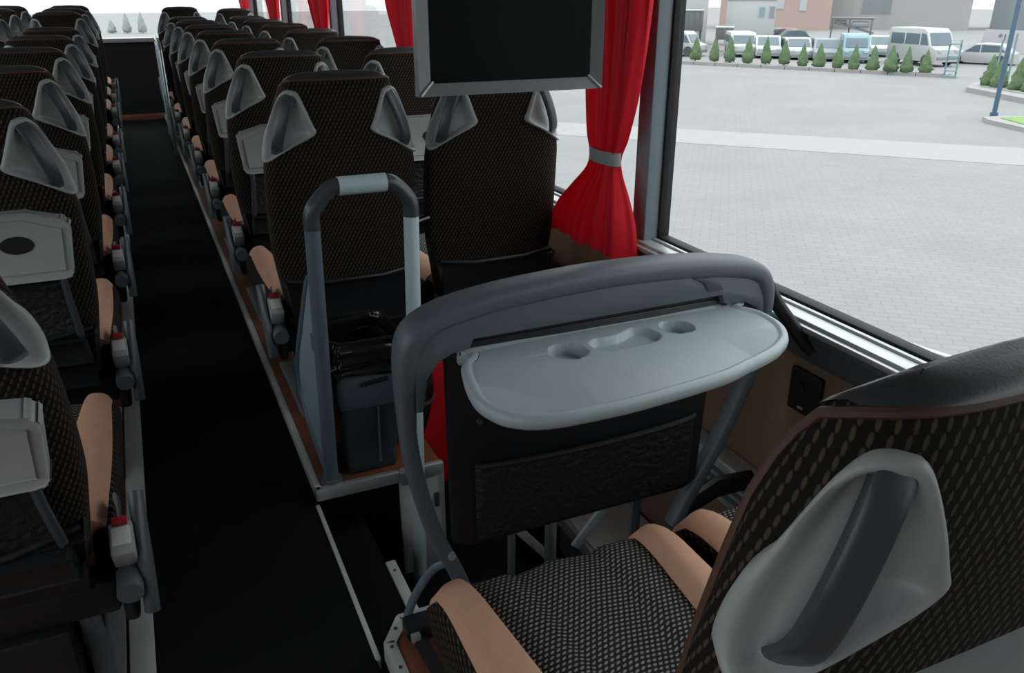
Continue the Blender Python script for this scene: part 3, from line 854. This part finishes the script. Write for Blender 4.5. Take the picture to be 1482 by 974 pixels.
lathe(B(), [(0.0765, 0.152), (0.079, 0.157), (0.080, 0.162), (0.079, 0.166)]).build('band', 'plastic_grip', fl)

# ------------------------------------------------------------ waste bin
bn = empty('waste_bin', (0.53, 2.39, 0.054), label='dark slate plastic waste bin lined with a black bag, beside the grab rail', cat='bin')
def rrect(hx, hy, z, r=0.02, seg=5, ox=0.0):
    pts = []
    for qx, qy, a0 in ((1, 1, 0), (-1, 1, 90), (-1, -1, 180), (1, -1, 270)):
        for k in range(seg + 1):
            a = math.radians(a0 + 90 * k / seg)
            pts.append(Vector((ox + qx * (hx - r) + r * math.cos(a), qy * (hy - r) + r * math.sin(a), z)))
    return pts
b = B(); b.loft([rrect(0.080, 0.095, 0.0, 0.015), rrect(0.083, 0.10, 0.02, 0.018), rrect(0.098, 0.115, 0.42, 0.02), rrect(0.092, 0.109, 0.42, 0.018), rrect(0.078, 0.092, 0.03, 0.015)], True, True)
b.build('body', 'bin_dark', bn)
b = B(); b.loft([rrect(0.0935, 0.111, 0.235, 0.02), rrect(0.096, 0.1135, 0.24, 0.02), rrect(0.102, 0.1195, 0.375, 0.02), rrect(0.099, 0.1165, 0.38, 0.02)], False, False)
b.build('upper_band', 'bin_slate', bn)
b = B(); b.box((0.015, -0.1195, 0.325), (0.09, 0.006, 0.014), Matrix.Rotation(math.radians(-6), 3, 'Y'), 0.002); b.build('handle_slot', 'rubber_black', bn)
b = B(); b.tube([(0.022, -0.1055, 0.03), (0.024, -0.1125, 0.235)], 0.004, 8); b.build('ridge', 'bin_slate', bn)
# crinkled bag: skirt outside, folded rim, drop inside
b = B(); rings = []
levels = [(0.105, 0.121, 0.345, 0.9), (0.110, 0.126, 0.375, 1.0), (0.111, 0.127, 0.41, 1.0), (0.112, 0.128, 0.445, 0.8), (0.110, 0.125, 0.465, 0.5), (0.103, 0.118, 0.473, 0.3), (0.096, 0.112, 0.465, 0.3), (0.090, 0.105, 0.42, 0.6), (0.084, 0.098, 0.33, 0.6), (0.072, 0.085, 0.18, 0.4), (0.04, 0.05, 0.15, 0.2)]
dense = catmull(levels, 4, False)
for hx, hy, z, amp in dense:
    r = rrect(hx, hy, z, min(hx, hy) * 0.30, 14)
    rr = []
    for p in r:
        d = Vector((p.x, p.y, 0)).normalized()
        q = Vector((p.x * 26, p.y * 26, z * 30))
        nz = noise.noise(q) * 0.7 + abs(noise.noise(q * 2.3)) * 0.6
        rr.append(p + d * (nz * 0.036 * amp) + Vector((0, 0, noise.noise(q * 0.8 + Vector((9, 3, 1))) * 0.034 * amp)))
    rings.append(rr)
b.loft(rings, False, True)
b.build('bin_bag', 'bag_black', bn, angle=180)

# stairwell bits: handle tubes and step plate at the bottom, outside light put into its pale colour
sr = empty('stair_handrail', (0, 0, 0), label='pale metal stair frame with slanted bars seen under the barrier panel', cat='frame')
B().cyl((1.06, 2.06, -0.52), (1.06, 2.06, -0.05), 0.016, 12).build('tube', 'steel', sr)
B().cyl((0.90, 2.02, -0.36), (0.90, 2.02, -0.02), 0.013, 12).build('tube', 'steel', sr)
B().box((1.10, 2.12, -0.30), (0.035, 0.012, 0.40), None, 0.003).build('bar', 'alu_white', sr)
B().box((1.03, 2.13, -0.28), (0.030, 0.012, 0.36), Matrix.Rotation(math.radians(-38), 3, 'Y'), 0.003).build('bar', 'alu_white', sr)
B().box((1.30, 2.08, -0.155), (0.035, 0.014, 0.40), Matrix.Rotation(math.radians(40), 3, 'Y'), 0.003).build('bar', 'pale_tone', sr)
B().box((1.375, 2.02, -0.16), (0.035, 0.014, 0.30), None, 0.003).build('bar', 'slate_tone', sr)
sp_ = empty('lit_step_plate', (0, 0, 0), label='patterned metal step plate with outside light put into its pale colour, by the wall under the barrier', cat='step')
B().lohi((1.22, 1.76, -0.35), (1.50, 2.34, -0.32), 0.004).build('tread', 'alu_white', sp_)
B().lohi((1.215, 1.755, -0.37), (1.235, 2.345, -0.316), 0.003).build('nosing', 'alu', sp_)
B().lohi((1.25, 1.76, -0.52), (1.50, 2.34, -0.35)).build('riser', 'plastic_slate', sp_)

# black clamp and strap on the near platform
ck = empty('floor_clamp', (0, 0, 0), label='black clamp with strap on the wooden floor at the chamfered platform corner', cat='clamp')
B().lohi((0.395, 1.49, 0.06), (0.485, 1.545, 0.10), 0.008).build('clamp_body', 'plastic_black', ck)
B().lohi((0.402, 1.478, 0.065), (0.424, 1.494, 0.088), 0.003).build('catch', 'alu', ck)
B().box((0.432, 1.37, 0.062), (0.032, 0.28, 0.018), Matrix.Rotation(math.radians(4), 3, 'Z'), 0.004).build('strap', 'rubber_black', ck)

# ------------------------------------------------------------ hanging screen
tv = empty('hanging_screen', (0, 0, 0), label='grey framed black screen hanging over the stairwell', cat='screen')
X0, X1, Z0, Z1 = 0.607, 1.092, 1.270, 1.66
B().lohi((X0 + 0.015, 1.905, Z0 + 0.012), (X1 - 0.015, 1.96, Z1), 0.008).build('housing', 'plastic_black', tv)
def bez(pts_out, pts_in, name):
    b = B()
    o = [b.bm.verts.new(p) for p in pts_out]; i_ = [b.bm.verts.new(p) for p in pts_in]
    ob = [b.bm.verts.new((p[0], 1.915, p[2])) for p in pts_out]; ib = [b.bm.verts.new((p[0], 1.915, p[2])) for p in pts_in]
    b.bm.faces.new((o[0], o[1], i_[1], i_[0])); b.bm.faces.new((ob[0], ib[0], ib[1], ob[1]))
    b.bm.faces.new((o[0], ob[0], ob[1], o[1])); b.bm.faces.new((i_[0], i_[1], ib[1], ib[0]))
    b.bm.faces.new((o[0], i_[0], ib[0], ob[0])); b.bm.faces.new((o[1], ob[1], ib[1], i_[1]))
    return b.build(name, 'tv_grey', tv, smooth=False)
bw, bz = 0.038, 0.032
yo, yi = 1.885, 1.900
bez([(X0, yo, Z0), (X1, yo, Z0)], [(X0 + bw, yi, Z0 + bz), (X1 - bw * 0.9, yi, Z0 + bz)], 'bezel')
bez([(X0, yo, Z1), (X0, yo, Z0)], [(X0 + bw, yi, Z1 - bz), (X0 + bw, yi, Z0 + bz)], 'bezel')
bez([(X1, yo, Z0), (X1, yo, Z1)], [(X1 - bw * 0.9, yi, Z0 + bz), (X1 - bw * 0.9, yi, Z1 - bz)], 'bezel')
bez([(X1, yo, Z1), (X0, yo, Z1)], [(X1 - bw * 0.9, yi, Z1 - bz), (X0 + bw, yi, Z1 - bz)], 'bezel')
B().lohi((X0 + bw - 0.004, 1.897, Z0 + bz - 0.004), (X1 - bw * 0.9 + 0.004, 1.910, Z1 - bz + 0.004)).build('display', 'screen_black', tv, smooth=False)
B().tube([(X0 + 0.004, yo - 0.002, Z0 + 0.002), (X0 + bw, yi - 0.002, Z0 + bz)], 0.0035, 8).build('mitre_edge', 'alu', tv)
B().tube([(X1 - 0.004, yo - 0.002, Z0 + 0.002), (X1 - bw * 0.9, yi - 0.002, Z0 + bz)], 0.0035, 8).build('mitre_edge', 'alu', tv)
B().lohi((0.78, 1.90, 1.64), (0.92, 1.96, 2.15), 0.01).build('mount', 'plastic_black', tv)

# ------------------------------------------------------------ curtains
def make_curtain(prof, zbot_l, zbot_r, folds, seedv, tie_z, x0):
    """prof: list of (z, y_near, y_far, amp); hangs in the y-z plane with folds in x"""
    b = B(); NUc, NVc = folds * 10, 56
    rows = []
    z_hi, z_lo = prof[0][0], prof[-1][0]
    P_ = list(reversed(prof))
    for j in range(NVc + 1):
        v = j / NVc; r = []
        for i in range(NUc + 1):
            u = i / NUc
            z = z_hi + (z_lo - z_hi) * v
            k = max(0, (tie_z - z) / (tie_z - z_lo)) if z < tie_z else 0
            z += (zbot_l * u + zbot_r * (1 - u)) * k
            zz = max(z_lo, min(z_hi, z_hi + (z_lo - z_hi) * v))
            yn = smooth_table([(p[0], p[1]) for p in P_], zz); yf = smooth_table([(p[0], p[2]) for p in P_], zz)
            am = smooth_table([(p[0], p[3]) for p in P_], zz)
            ph = 2 * PI * folds * u + 0.8 * math.sin(3.1 * u + seedv) + 0.5 * math.sin(2.0 * z + seedv)
            x = x0 + am * math.sin(ph) + am * 0.35 * math.sin(2.3 * ph + seedv)
            y = yn + (yf - yn) * u + am * 0.25 * math.cos(ph)
            r.append(Vector((x, y, z)))
        rows.append(r)
    back = [[p + Vector((0.003, 0, 0)) for p in r] for r in rows]
    b.loft(rows, False, False, False); b.loft(back, False, False, False)
    return b
ct = empty('red_curtain', (0, 0, 0), label='red tied-back curtain at the window pillar right of the hanging screen', cat='curtain', group='red window curtains')
prof = [(1.85, 2.19, 2.62, 0.030), (1.47, 2.22, 2.545, 0.028), (1.20, 2.262, 2.52, 0.025), (1.05, 2.305, 2.515, 0.018), (0.985, 2.335, 2.505, 0.012), (0.93, 2.325, 2.52, 0.014), (0.85, 2.29, 2.60, 0.024), (0.75, 2.255, 2.70, 0.034), (0.625, 2.235, 2.77, 0.036)]
make_curtain(prof, 0.03, 0.035, 7, 0.4, 0.98, 1.425).build('cloth', 'red_cloth', ct, angle=180)
ring = [(1.425 + 0.030 * math.cos(a), 2.42 + 0.092 * math.sin(a), 0.985) for a in [2 * PI * k / 28 for k in range(28)]]
b = B(); b.loft([[Vector((p[0] + (0 if q == 0 else 0), p[1], p[2] + dz)) for p in ring] for q, dz in ((0, -0.022), (1, 0.022))], False, False)
b.build('tie_band', 'plastic_light', ct)
B().cyl((1.44, 2.50, 0.985), (1.50, 2.525, 0.985), 0.008, 10).build('hook', 'plastic_black', ct)
for k, (yp, lab) in enumerate(((4.62, 'red curtain left of the hanging screen at the second pillar'), (6.84, 'red curtain at the third pillar, small above the far seat backs'), (9.06, 'red curtain at the fourth pillar, tiny beside the far windows'), (11.25, 'farthest red curtain next to the windscreen'))):
    c_ = empty('red_curtain', (0, 0, 0), label=lab, cat='curtain', group='red window curtains')
    d = yp - 0.06
    pr = [(1.85, d - 0.16, d + 0.42, 0.03), (1.45, d - 0.14, d + 0.36, 0.028), (1.20, d - 0.08, d + 0.20, 0.02), (1.05, d, d + 0.16, 0.012), (0.99, d + 0.02, d + 0.14, 0.010), (0.9, d, d + 0.2, 0.02), (0.66, d - 0.12, d + 0.3, 0.03)]
    make_curtain(pr, 0.02, 0.02, 6, k + 1.0, 0.99, 1.43).build('cloth', 'red_cloth', c_, angle=180)
    ring = [(1.43 + 0.028 * math.cos(a), d + 0.08 + 0.075 * math.sin(a), 0.99) for a in [2 * PI * q / 20 for q in range(20)]]
    b = B(); b.loft([[Vector((p[0], p[1], p[2] + dz)) for p in ring] for dz in (-0.02, 0.02)], False, False)
    b.build('tie_band', 'plastic_light', c_)

# pale partition at the front end of the aisle
pt = empty('entry_partition', (0, 0, 0), label='pale blue partition panel with chrome edge beside the far front seat', cat='partition')
B().lohi((0.296, 8.75, 0.06), (0.312, 9.80, 1.00), 0.004).build('panel', 'pale_tone', pt)
B().tube([(0.304, 8.72, 0.0), (0.304, 8.72, 0.98), (0.304, 8.78, 1.04), (0.304, 9.80, 1.05)], 0.016, 10).build('rail', 'steel', pt)

# ------------------------------------------------------------ outside: the coach yard
K = 4.5 / 2.8            # the yard lies 4.5 m below the eye
GZ = -3.0
def O(x, y): return (x * K, y * K)
struct(B().lohi((-60, -40, GZ - 0.3), (200, 200, GZ)), 'ground', 'paving', smooth=False)
def slab(poly, z0, z1, name, material, label=None, cat=None, kind='structure', parent=None):
    o = B().prism([O(*p) for p in poly], z0, z1).build(name, material, parent, smooth=False)
    if kind: o['kind'] = kind
    return tag(o, label, cat)
slab([(10.43, 15.54), (15.44, 10.51), (18.4, 7.5), (16.9, 6.3), (13.88, 9.37), (9.56, 13.98), (7.2, 16.4), (8.0, 17.9)], GZ, GZ + 0.01, 'paved_band', 'concrete_light')
slab([(5.64, 5.9), (5.626, 5.295), (5.741, 4.403), (5.922, 3.733), (6.3, 2.5), (6.36, 2.51), (5.98, 3.745), (5.80, 4.413), (5.685, 5.30), (5.70, 5.9)], GZ, GZ + 0.014, 'painted_line', 'road_paint')
# planted strip with kerb
slab([(19.2, 32.2), (25.9, 21.1), (26.7, 21.5), (20.0, 32.8)], GZ, GZ + 0.12, 'planting_bed', 'soil')
ks = empty('trim_11', (0, 0, 0), kind='structure')
N_ = 14
for i in range(N_):
    a, b_ = i / N_, (i + 0.97) / N_
    p = lambda t, o: (19.05 + 6.75 * t + o * 0.85, 32.1 - 11.1 * t + o * 0.5)
    B().prism([O(*p(a, 0)), O(*p(b_, 0)), O(*p(b_, 0.22)), O(*p(a, 0.22))], GZ, GZ + 0.2).build('kerb_stone', 'concrete_light', ks, smooth=False)

def make_tree(h, r, seedv):
    b = B(); rings = []
    for j in range(13):
        t = j / 12
        z = 0.05 * h + 0.95 * h * t
        rad = r * (min(1.0, 0.72 + 1.6 * t) if t < 0.2 else 1.0) * (1 - max(0, (t - 0.12) / 0.88)) ** 0.85 + 0.01
        ring = []
        for k in range(14):
            a = 2 * PI * k / 14
            q = Vector((math.cos(a) * 2.2, math.sin(a) * 2.2, z * 3.0 + seedv * 7))
            rr = rad * (1 + 0.38 * noise.noise(q) + 0.16 * (-1) ** (k + j))
            ring.append(Vector((rr * math.cos(a), rr * math.sin(a), z + 0.05 * noise.noise(q * 2))))
        rings.append(ring)
    b.loft(rings)
    return b
def tree(name, x, y, h, r, label, group, material='evergreen', z=GZ + 0.1, sd=0):
    root = empty(name, (*O(x, y), z), label=label, cat='tree', group=group)
    make_tree(h, r, sd).build('foliage', material, root, angle=180)
    B().cyl((0, 0, 0), (0, 0, h * 0.15), 0.05, 8).build('trunk', 'bark', root)
    return root
TR = [(20.86, 31.18, 1.07), (21.33, 30.58, 1.08), (21.81, 29.97, .96), (22.1, 29.08, 1.0), (22.46, 28.54, 1.02), (22.7, 27.71, 1.05), (23.14, 27.16, 1.07), (23.6, 26.61, .95), (23.7, 25.71, .87), (23.97, 25.12, .92), (24.2, 24.4, .93), (24.32, 23.73, .94), (24.74, 23.25, .91), (24.92, 22.59, .94), (25.23, 22.17, .91), (25.63, 21.72, .83)]
ORD16 = ['first', 'second', 'third', 'fourth', 'fifth', 'sixth', 'seventh', 'eighth', 'ninth', 'tenth', 'eleventh', 'twelfth', 'thirteenth', 'fourteenth', 'fifteenth', 'last']
for i, (x, y, h) in enumerate(TR):
    tree('evergreen_tree', x, y, h * K, 0.225 * K * (0.9 + 0.25 * random.random()), f'small conical evergreen in the kerbside row, {ORD16[i]} counted from the curtain', 'conical evergreens along the yard kerb', sd=i)
for i, (x, y, h) in enumerate([(23.62, 17.65, .98), (23.39, 17.16, .95), (23.3, 16.5, 1.0), (23.1, 15.95, 1.05)]):
    tree('evergreen_tree', x, y, h * K, 0.235 * K, f'dense conical evergreen on the island behind the blue pole, {ORD16[i]} from the left', 'evergreens on the kerb island', sd=20 + i)
for i, (x, y, h) in enumerate([(-0.57, 67.1, 0.9), (0.40, 66.7, 1.35), (1.37, 66.3, 1.4)]):
    tree('pale_conifer', x, y, h * K, 0.30 * K, f'pale conifer beyond the windscreen, {ORD16[i]} from the left', 'pale conifers beyond the windscreen', 'hazed_green', GZ, 40 + i)
# kerb island at right with grass
slab([(22.69, 17.66), (21.73, 15.09), (20.9, 12.8), (24.5, 11.0), (27, 16.5), (24.2, 18.6)], GZ, GZ + 0.22, 'kerb_island', 'concrete_light')
slab([(23.2, 17.6), (22.4, 15.2), (21.8, 13.4), (24.5, 11.8), (26.5, 16.4), (24.2, 18.1)], GZ + 0.2, GZ + 0.25, 'planting_bed', 'soil')
slab([(17.63, 13.0), (17.9, 13.35), (18.5, 13.3), (20.5, 11.9), (19.0, 9.5), (17.0, 11.0)], GZ, GZ + 0.15, 'kerb_island', 'concrete_light')
g = slab([(18.04, 13.0), (18.6, 12.95), (20.2, 11.8), (19.0, 9.9), (17.3, 11.4)], GZ + 0.12, GZ + 0.18, 'grass_patch', 'grass', kind=None)
tag(g, 'small green grass patch on the kerb island at the right edge', 'grass', kind='stuff')

pb = empty('sign_pole', (*O(18.4, 13.45), GZ), label='slender dark blue pole standing at the corner of the right kerb island', cat='pole')
B().cyl((0, 0, 0), (0, 0, 6.5), 0.085, 12).build('shaft', 'pole_blue', pb)
B().cyl((0, 0, 0), (0, 0, 0.25), 0.14, 12).build('base', 'pole_blue', pb)
for i, (x, y) in enumerate(((24.3, 18.0), (24.2, 17.5))):
    t_ = empty('short_post', (*O(x, y), GZ + 0.2), label=f'thin teal post rising behind the island evergreens, {"left" if i == 0 else "right"} of two', cat='post')
    B().cyl((0, 0, 0), (0, 0, 2.1 + 0.3 * i), 0.05, 10).build('shaft', 'pole_teal', t_)
    B().cyl((0, 0, 0), (0, 0, 0.06), 0.12, 10).build('base', 'pole_teal', t_)

def face(x, y, turn=0.0): return -math.atan2(x, y) + turn
def vehicle(name, x, y, L, Wd, H, paint, label, cat, turn=0.0, kind='car', z=GZ):
    """local x = length, front at +x; y = width"""
    r = empty(name, (*O(x, y), z), face(x, y, turn), label, cat)
    cl = 0.13 * H
    if kind == 'car':
        body = [(-L/2, cl), (L/2, cl), (L/2, 0.42*H), (0.46*L, 0.52*H), (0.24*L, 0.58*H), (0.08*L, 0.96*H), (-0.02*L, H), (-0.28*L, 0.98*H), (-0.44*L, 0.62*H), (-L/2, 0.56*H)]
        win = [[(0.21*L, 0.60*H), (0.075*L, 0.91*H), (0.0, 0.94*H), (0.0, 0.60*H)], [(-0.02*L, 0.60*H), (-0.02*L, 0.94*H), (-0.26*L, 0.92*H), (-0.36*L, 0.62*H)]]
        shield = [(0.235*L, 0.595*H), (0.09*L, 0.945*H)]
    else:
        body = [(-L/2, cl), (L/2, cl), (L/2, 0.36*H), (0.485*L, 0.46*H), (0.36*L, 0.56*H), (0.27*L, 0.90*H), (0.20*L, H), (-0.47*L, H), (-L/2, 0.95*H)]
        win = [[(0.33*L, 0.57*H), (0.255*L, 0.86*H), (0.17*L, 0.88*H), (0.17*L, 0.57*H)], [(0.14*L, 0.57*H), (0.14*L, 0.86*H), (-0.14*L, 0.86*H), (-0.14*L, 0.57*H)], [(-0.17*L, 0.57*H), (-0.17*L, 0.86*H), (-0.44*L, 0.86*H), (-0.44*L, 0.57*H)]]
        shield = [(0.362*L, 0.575*H), (0.28*L, 0.885*H)]
    B().prism(body, -Wd/2, Wd/2, 'y', 0.05).build('body', paint, r)
    for w_ in win:
        for s in (-1, 1):
            B().prism(w_, s * Wd/2 - 0.012, s * Wd/2 + 0.012, 'y').build('side_window', 'vehicle_glass', r, smooth=False)
    (xa, za), (xb, zb) = shield
    b = B(); b.loft([[Vector((xa, -Wd*0.42, za)), Vector((xa, Wd*0.42, za)), Vector((xa + .03, Wd*0.42, za)), Vector((xa + .03, -Wd*0.42, za))], [Vector((xb, -Wd*0.40, zb)), Vector((xb, Wd*0.40, zb)), Vector((xb + .03, Wd*0.40, zb)), Vector((xb + .03, -Wd*0.40, zb))]])
    b.build('windscreen', 'vehicle_glass', r, smooth=False)
    for fx in (-0.3, 0.31):
        for s in (-1, 1):
            rw = 0.31 if kind == 'car' else 0.36
            B().cyl((fx * L, s * (Wd/2 - 0.18), rw), (fx * L, s * (Wd/2 + 0.01), rw), rw, 16).build('wheel', 'tyre', r)
    for s in (-1, 1):
        B().box((L/2, s * Wd * 0.36, 0.42*H), (0.06, 0.28, 0.16), None, 0.02).build('headlight', 'sign_white', r)
    B().box((L/2 + 0.01, 0, 0.24*H), (0.06, Wd*0.9, 0.16), None, 0.02).build('bumper', 'vehicle_grey', r)
    return r
vehicle('white_van', 29.5, 25.3, 4.2, 1.95, 2.25, 'vehicle_white', 'large white van with black windows parked beyond the last evergreens', 'van', math.radians(-45), 'van')
vehicle('white_van', 23.4, 33.6, 4.0, 1.8, 1.7, 'vehicle_white', 'white van parked behind the first evergreens near the curtain', 'van', math.radians(-25), 'van')
vehicle('white_car', 26.0, 32.35, 4.2, 1.8, 1.65, 'vehicle_white', 'white minivan parked nose-on behind the fifth evergreen', 'car', math.radians(-82), 'van')
vehicle('white_car', 26.57, 31.2, 3.9, 1.75, 1.45, 'vehicle_white', 'low white car parked behind the seventh evergreen', 'car', math.radians(-85))
vehicle('white_car', 27.2, 30.0, 3.9, 1.75, 1.4, 'vehicle_white', 'white hatchback parked in front of the red pickup', 'car', math.radians(-78))
vehicle('silver_car', 27.8, 28.8, 3.9, 1.75, 1.4, 'vehicle_grey', 'silver grey car parked behind the tenth evergreen', 'car', math.radians(-88))
vehicle('blue_van', 28.1, 27.55, 3.6, 1.65, 1.75, 'vehicle_blue', 'teal blue van nose-on behind the twelfth evergreen', 'van', math.radians(-84), 'van')
vehicle('white_car', 31.8, 29.7, 3.9, 1.7, 1.4, 'vehicle_white', 'white car just left of the large white van', 'car', math.radians(-80))
vehicle('white_car', 32.1, 24.6, 4.2, 1.75, 1.3, 'vehicle_white', 'white estate car parked beside the white billboard', 'car', math.radians(170))
vehicle('dark_car', 31.7, 34.9, 3.6, 1.7, 1.5, 'vehicle_dark', 'dark grey car in front of the white site cabin', 'car', math.radians(8), z=GZ)
# red pickup with grey load
r = vehicle('red_pickup', 33.9, 38.6, 3.4, 1.8, 1.35, 'vehicle_red', 'dark red pickup parked before the pink building', 'car', math.radians(175), z=GZ)
B().box((0.5, 0, 1.15), (1.4, 1.5, 0.35), None, 0.08).build('cargo_cover', 'vehicle_grey', r)
# box trailers and dark trucks at the left of the view
def crate(name, x, y, w_, d_, h_, z0, paint, label, cat, extra=None):
    r = empty(name, (*O(x, y), GZ), face(x, y), label, cat)
    B().lohi((-w_/2, -d_/2, z0), (w_/2, d_/2, z0 + h_), 0.03).build('body', paint, r)
    B().lohi((-w_/2 - 0.05, -d_/2 - 0.05, z0 + h_), (w_/2 + 0.05, d_/2 + 0.05, z0 + h_ + 0.1)).build('roof', 'vehicle_white', r)
    for s in (-1, 1):
        B().lohi((s * (w_/2 - 0.15) - 0.08, -d_/2 + 0.1, 0.0), (s * (w_/2 - 0.15) + 0.08, -d_/2 + 0.3, z0)).build('leg', 'tyre', r)
    for k in range(4):
        xx = -w_/2 + w_ * (k + 0.5) / 4
        B().lohi((xx - 0.03, -d_/2 - 0.03, z0), (xx + 0.03, -d_/2, z0 + h_)).build('rib', paint, r)
    return r
crate('box_trailer', 27.2, 38.0, 1.9, 3.0, 1.55, 1.35, 'vehicle_dark', 'dark grey box trailer standing high behind the second evergreen', 'trailer')
crate('box_trailer', 25.4, 39.6, 1.5, 3.0, 1.6, 1.35, 'vehicle_dark', 'dark grey box trailer cut by the red curtain edge', 'trailer')
crate('skip_container', 27.0, 34.9, 1.35, 1.6, 0.85, 0.9, 'vehicle_dark', 'low dark skip left of the white site cabin', 'container')
crate('green_shed', 30.0, 42.6, 3.6, 3.0, 1.0, 2.75, 'facade_slate', 'grey-green shed with flat roof behind the dark trailers', 'shed')
# loading frame (car transporter deck)
r = empty('transporter', (*O(32.9, 32.6), GZ), face(32.9, 32.6), 'dark car transporter frame with slanted deck behind the evergreens', 'truck')
B().lohi((-1.6, -0.9, 2.35), (1.55, 0.9, 2.5)).build('upper_deck', 'vehicle_dark', r)
B().box((0.2, -0.6, 1.75), (2.9, 1.2, 0.14), Matrix.Rotation(math.radians(14), 3, 'Y')).build('lower_deck', 'vehicle_dark', r)
for xx in (-1.5, -0.2, 1.4):
    B().lohi((xx - 0.06, -0.9, 0.0), (xx + 0.06, -0.75, 2.4)).build('upright', 'vehicle_dark', r)
B().box((0.6, -0.3, 2.0), (1.3, 1.2, 0.4), None, 0.12).build('loaded_car', 'vehicle_grey', r)
B().box((-0.9, -0.3, 2.15), (0.9, 1.2, 0.25), None, 0.08).build('loaded_car', 'vehicle_dark', r)
# white site cabin with windows
r = empty('site_cabin', (*O(30.9, 38.0), GZ), face(30.9, 38.0), 'white site cabin with a small blue window before the pink building', 'cabin')
B().lohi((-1.9, 0.0, 0.0), (2.2, 2.4, 3.75), 0.02).build('wall', 'cabin_white', r)
B().lohi((-2.0, -0.08, 3.72), (2.3, 2.5, 3.85)).build('roof', 'cabin_white', r)
wd = B().lohi((0.78, -0.05, 2.35), (1.32, 0.0, 3.2)).build('window', 'cabin_white', r)
B().lohi((0.84, -0.07, 2.42), (1.26, -0.045, 3.12)).build('pane', 'vehicle_blue', wd)
wd = B().lohi((1.62, -0.05, 2.3), (2.15, 0.0, 3.25)).build('window', 'cabin_white', r)
B().lohi((1.68, -0.07, 2.36), (2.09, -0.045, 3.18)).build('pane', 'vehicle_grey', wd)
r = empty('tall_container', (*O(28.6, 39.9), GZ), face(28.6, 39.9), 'tall pale container standing left of the site cabin', 'container')
B().lohi((-1.1, 0, 0), (1.3, 2.4, 4.2), 0.02).build('wall', 'cabin_white', r)
B().lohi((-1.15, -0.05, 4.2), (1.35, 2.45, 4.3)).build('roof', 'cabin_white', r)
# buildings
def building(name, x, y, w_, h_, wall, label, z0=GZ - 0.2, wins=(), roof='roof_blue', rh=0.3):
    r = empty(name, (*O(x, y), z0), face(x, y), label, 'building')
    B().lohi((-w_/2, 0, 0), (w_/2, 8, h_), 0.02).build('wall', wall, r, smooth=False)
    B().lohi((-w_/2 - 0.2, -0.3, h_), (w_/2 + 0.2, 8.3, h_ + rh)).build('roof', roof, r, smooth=False)
    for wx, wz, ww, wh, mt in wins:
        f = B().lohi((wx - ww/2 - 0.08, -0.06, wz - 0.08), (wx + ww/2 + 0.08, 0.0, wz + wh + 0.08)).build('window', 'cabin_white', r, smooth=False)
        B().lohi((wx - ww/2, -0.09, wz), (wx + ww/2, -0.05, wz + wh)).build('pane', mt, f, smooth=False)
    return r
building('pink_building', 45.5, 53.0, 13.0, 6.4, 'facade_pink', 'pale pink rendered building far behind the cabin', wins=((0.4, 2.6, 1.1, 1.5, 'cabin_white'), (3.2, 2.4, 0.7, 1.9, 'cabin_white')))
building('grey_hall', 55.0, 50.0, 16.0, 5.9, 'facade_grey', 'long pale grey hall with blue roof edge behind the vans', wins=((-2.6, 2.0, 3.4, 4.0, 'facade_slate'),))
building('slate_hall', 63.0, 43.0, 13.0, 5.6, 'facade_slate', 'slate grey hall at the right edge behind the billboard', wins=((3.0, 2.5, 1.2, 1.2, 'facade_grey'),))
building('far_shed', 35.0, 62.0, 22.0, 6.2, 'cabin_white', 'whitish long shed farthest left behind the trailers', wins=((-3, 3.0, 1.2, 1.2, 'facade_slate'),))
# billboard
bb_ = empty('billboard', (*O(33.6, 25.2), GZ), face(33.6, 25.2), 'white billboard with small dark characters behind the island evergreens', 'billboard')
BW = 2.6
B().prism([(-BW/2 + 0.55, 2.05), (BW/2 + 0.9, 1.98), (BW/2 + 0.75, 0.45), (-BW/2 + 0.27, 0.5)], -0.06, 0.06, 'y').build('board', 'sign_white', bb_, smooth=False)
for xx in (-0.9, 1.2):
    B().lohi((xx - 0.06, -0.03, 0), (xx + 0.06, 0.09, 0.6)).build('leg', 'vehicle_dark', bb_)
cu = bpy.data.curves.new('lettering', 'FONT'); cu.body = '*1K'; cu.size = 0.62; cu.extrude = 0.008; cu.align_x = 'CENTER'
tmp = bpy.data.objects.new('lettering_source', cu); col.objects.link(tmp)
bpy.context.view_layer.update()
me = bpy.data.meshes.new_from_object(tmp.evaluated_get(bpy.context.evaluated_depsgraph_get()))
bpy.data.objects.remove(tmp); bpy.data.curves.remove(cu)
me.materials.clear(); me.materials.append(MAT['sign_ink'])
lt = bpy.data.objects.new('lettering', me); col.objects.link(lt); lt.parent = bb_
lt.location = (0.55, -0.075, 1.35); lt.rotation_euler = (PI / 2, 0, 0)
# luggage trolley frame near the van
tr = empty('trolley', (*O(25.9, 20.9), GZ), face(25.9, 20.9), 'teal upright metal trolley standing at the end of the evergreen row', 'trolley')
for xx in (-0.28, 0.28):
    B().cyl((xx, 0, 0.1), (xx, 0, 2.0), 0.045, 8).build('upright', 'pole_teal', tr)
for zz in (0.35, 1.1, 1.75):
    B().lohi((-0.3, -0.25, zz), (0.3, 0.25, zz + 0.06)).build('shelf', 'pole_teal', tr)
B().lohi((-0.34, -0.3, 0.0), (0.34, 0.3, 0.12)).build('base', 'pole_teal', tr)
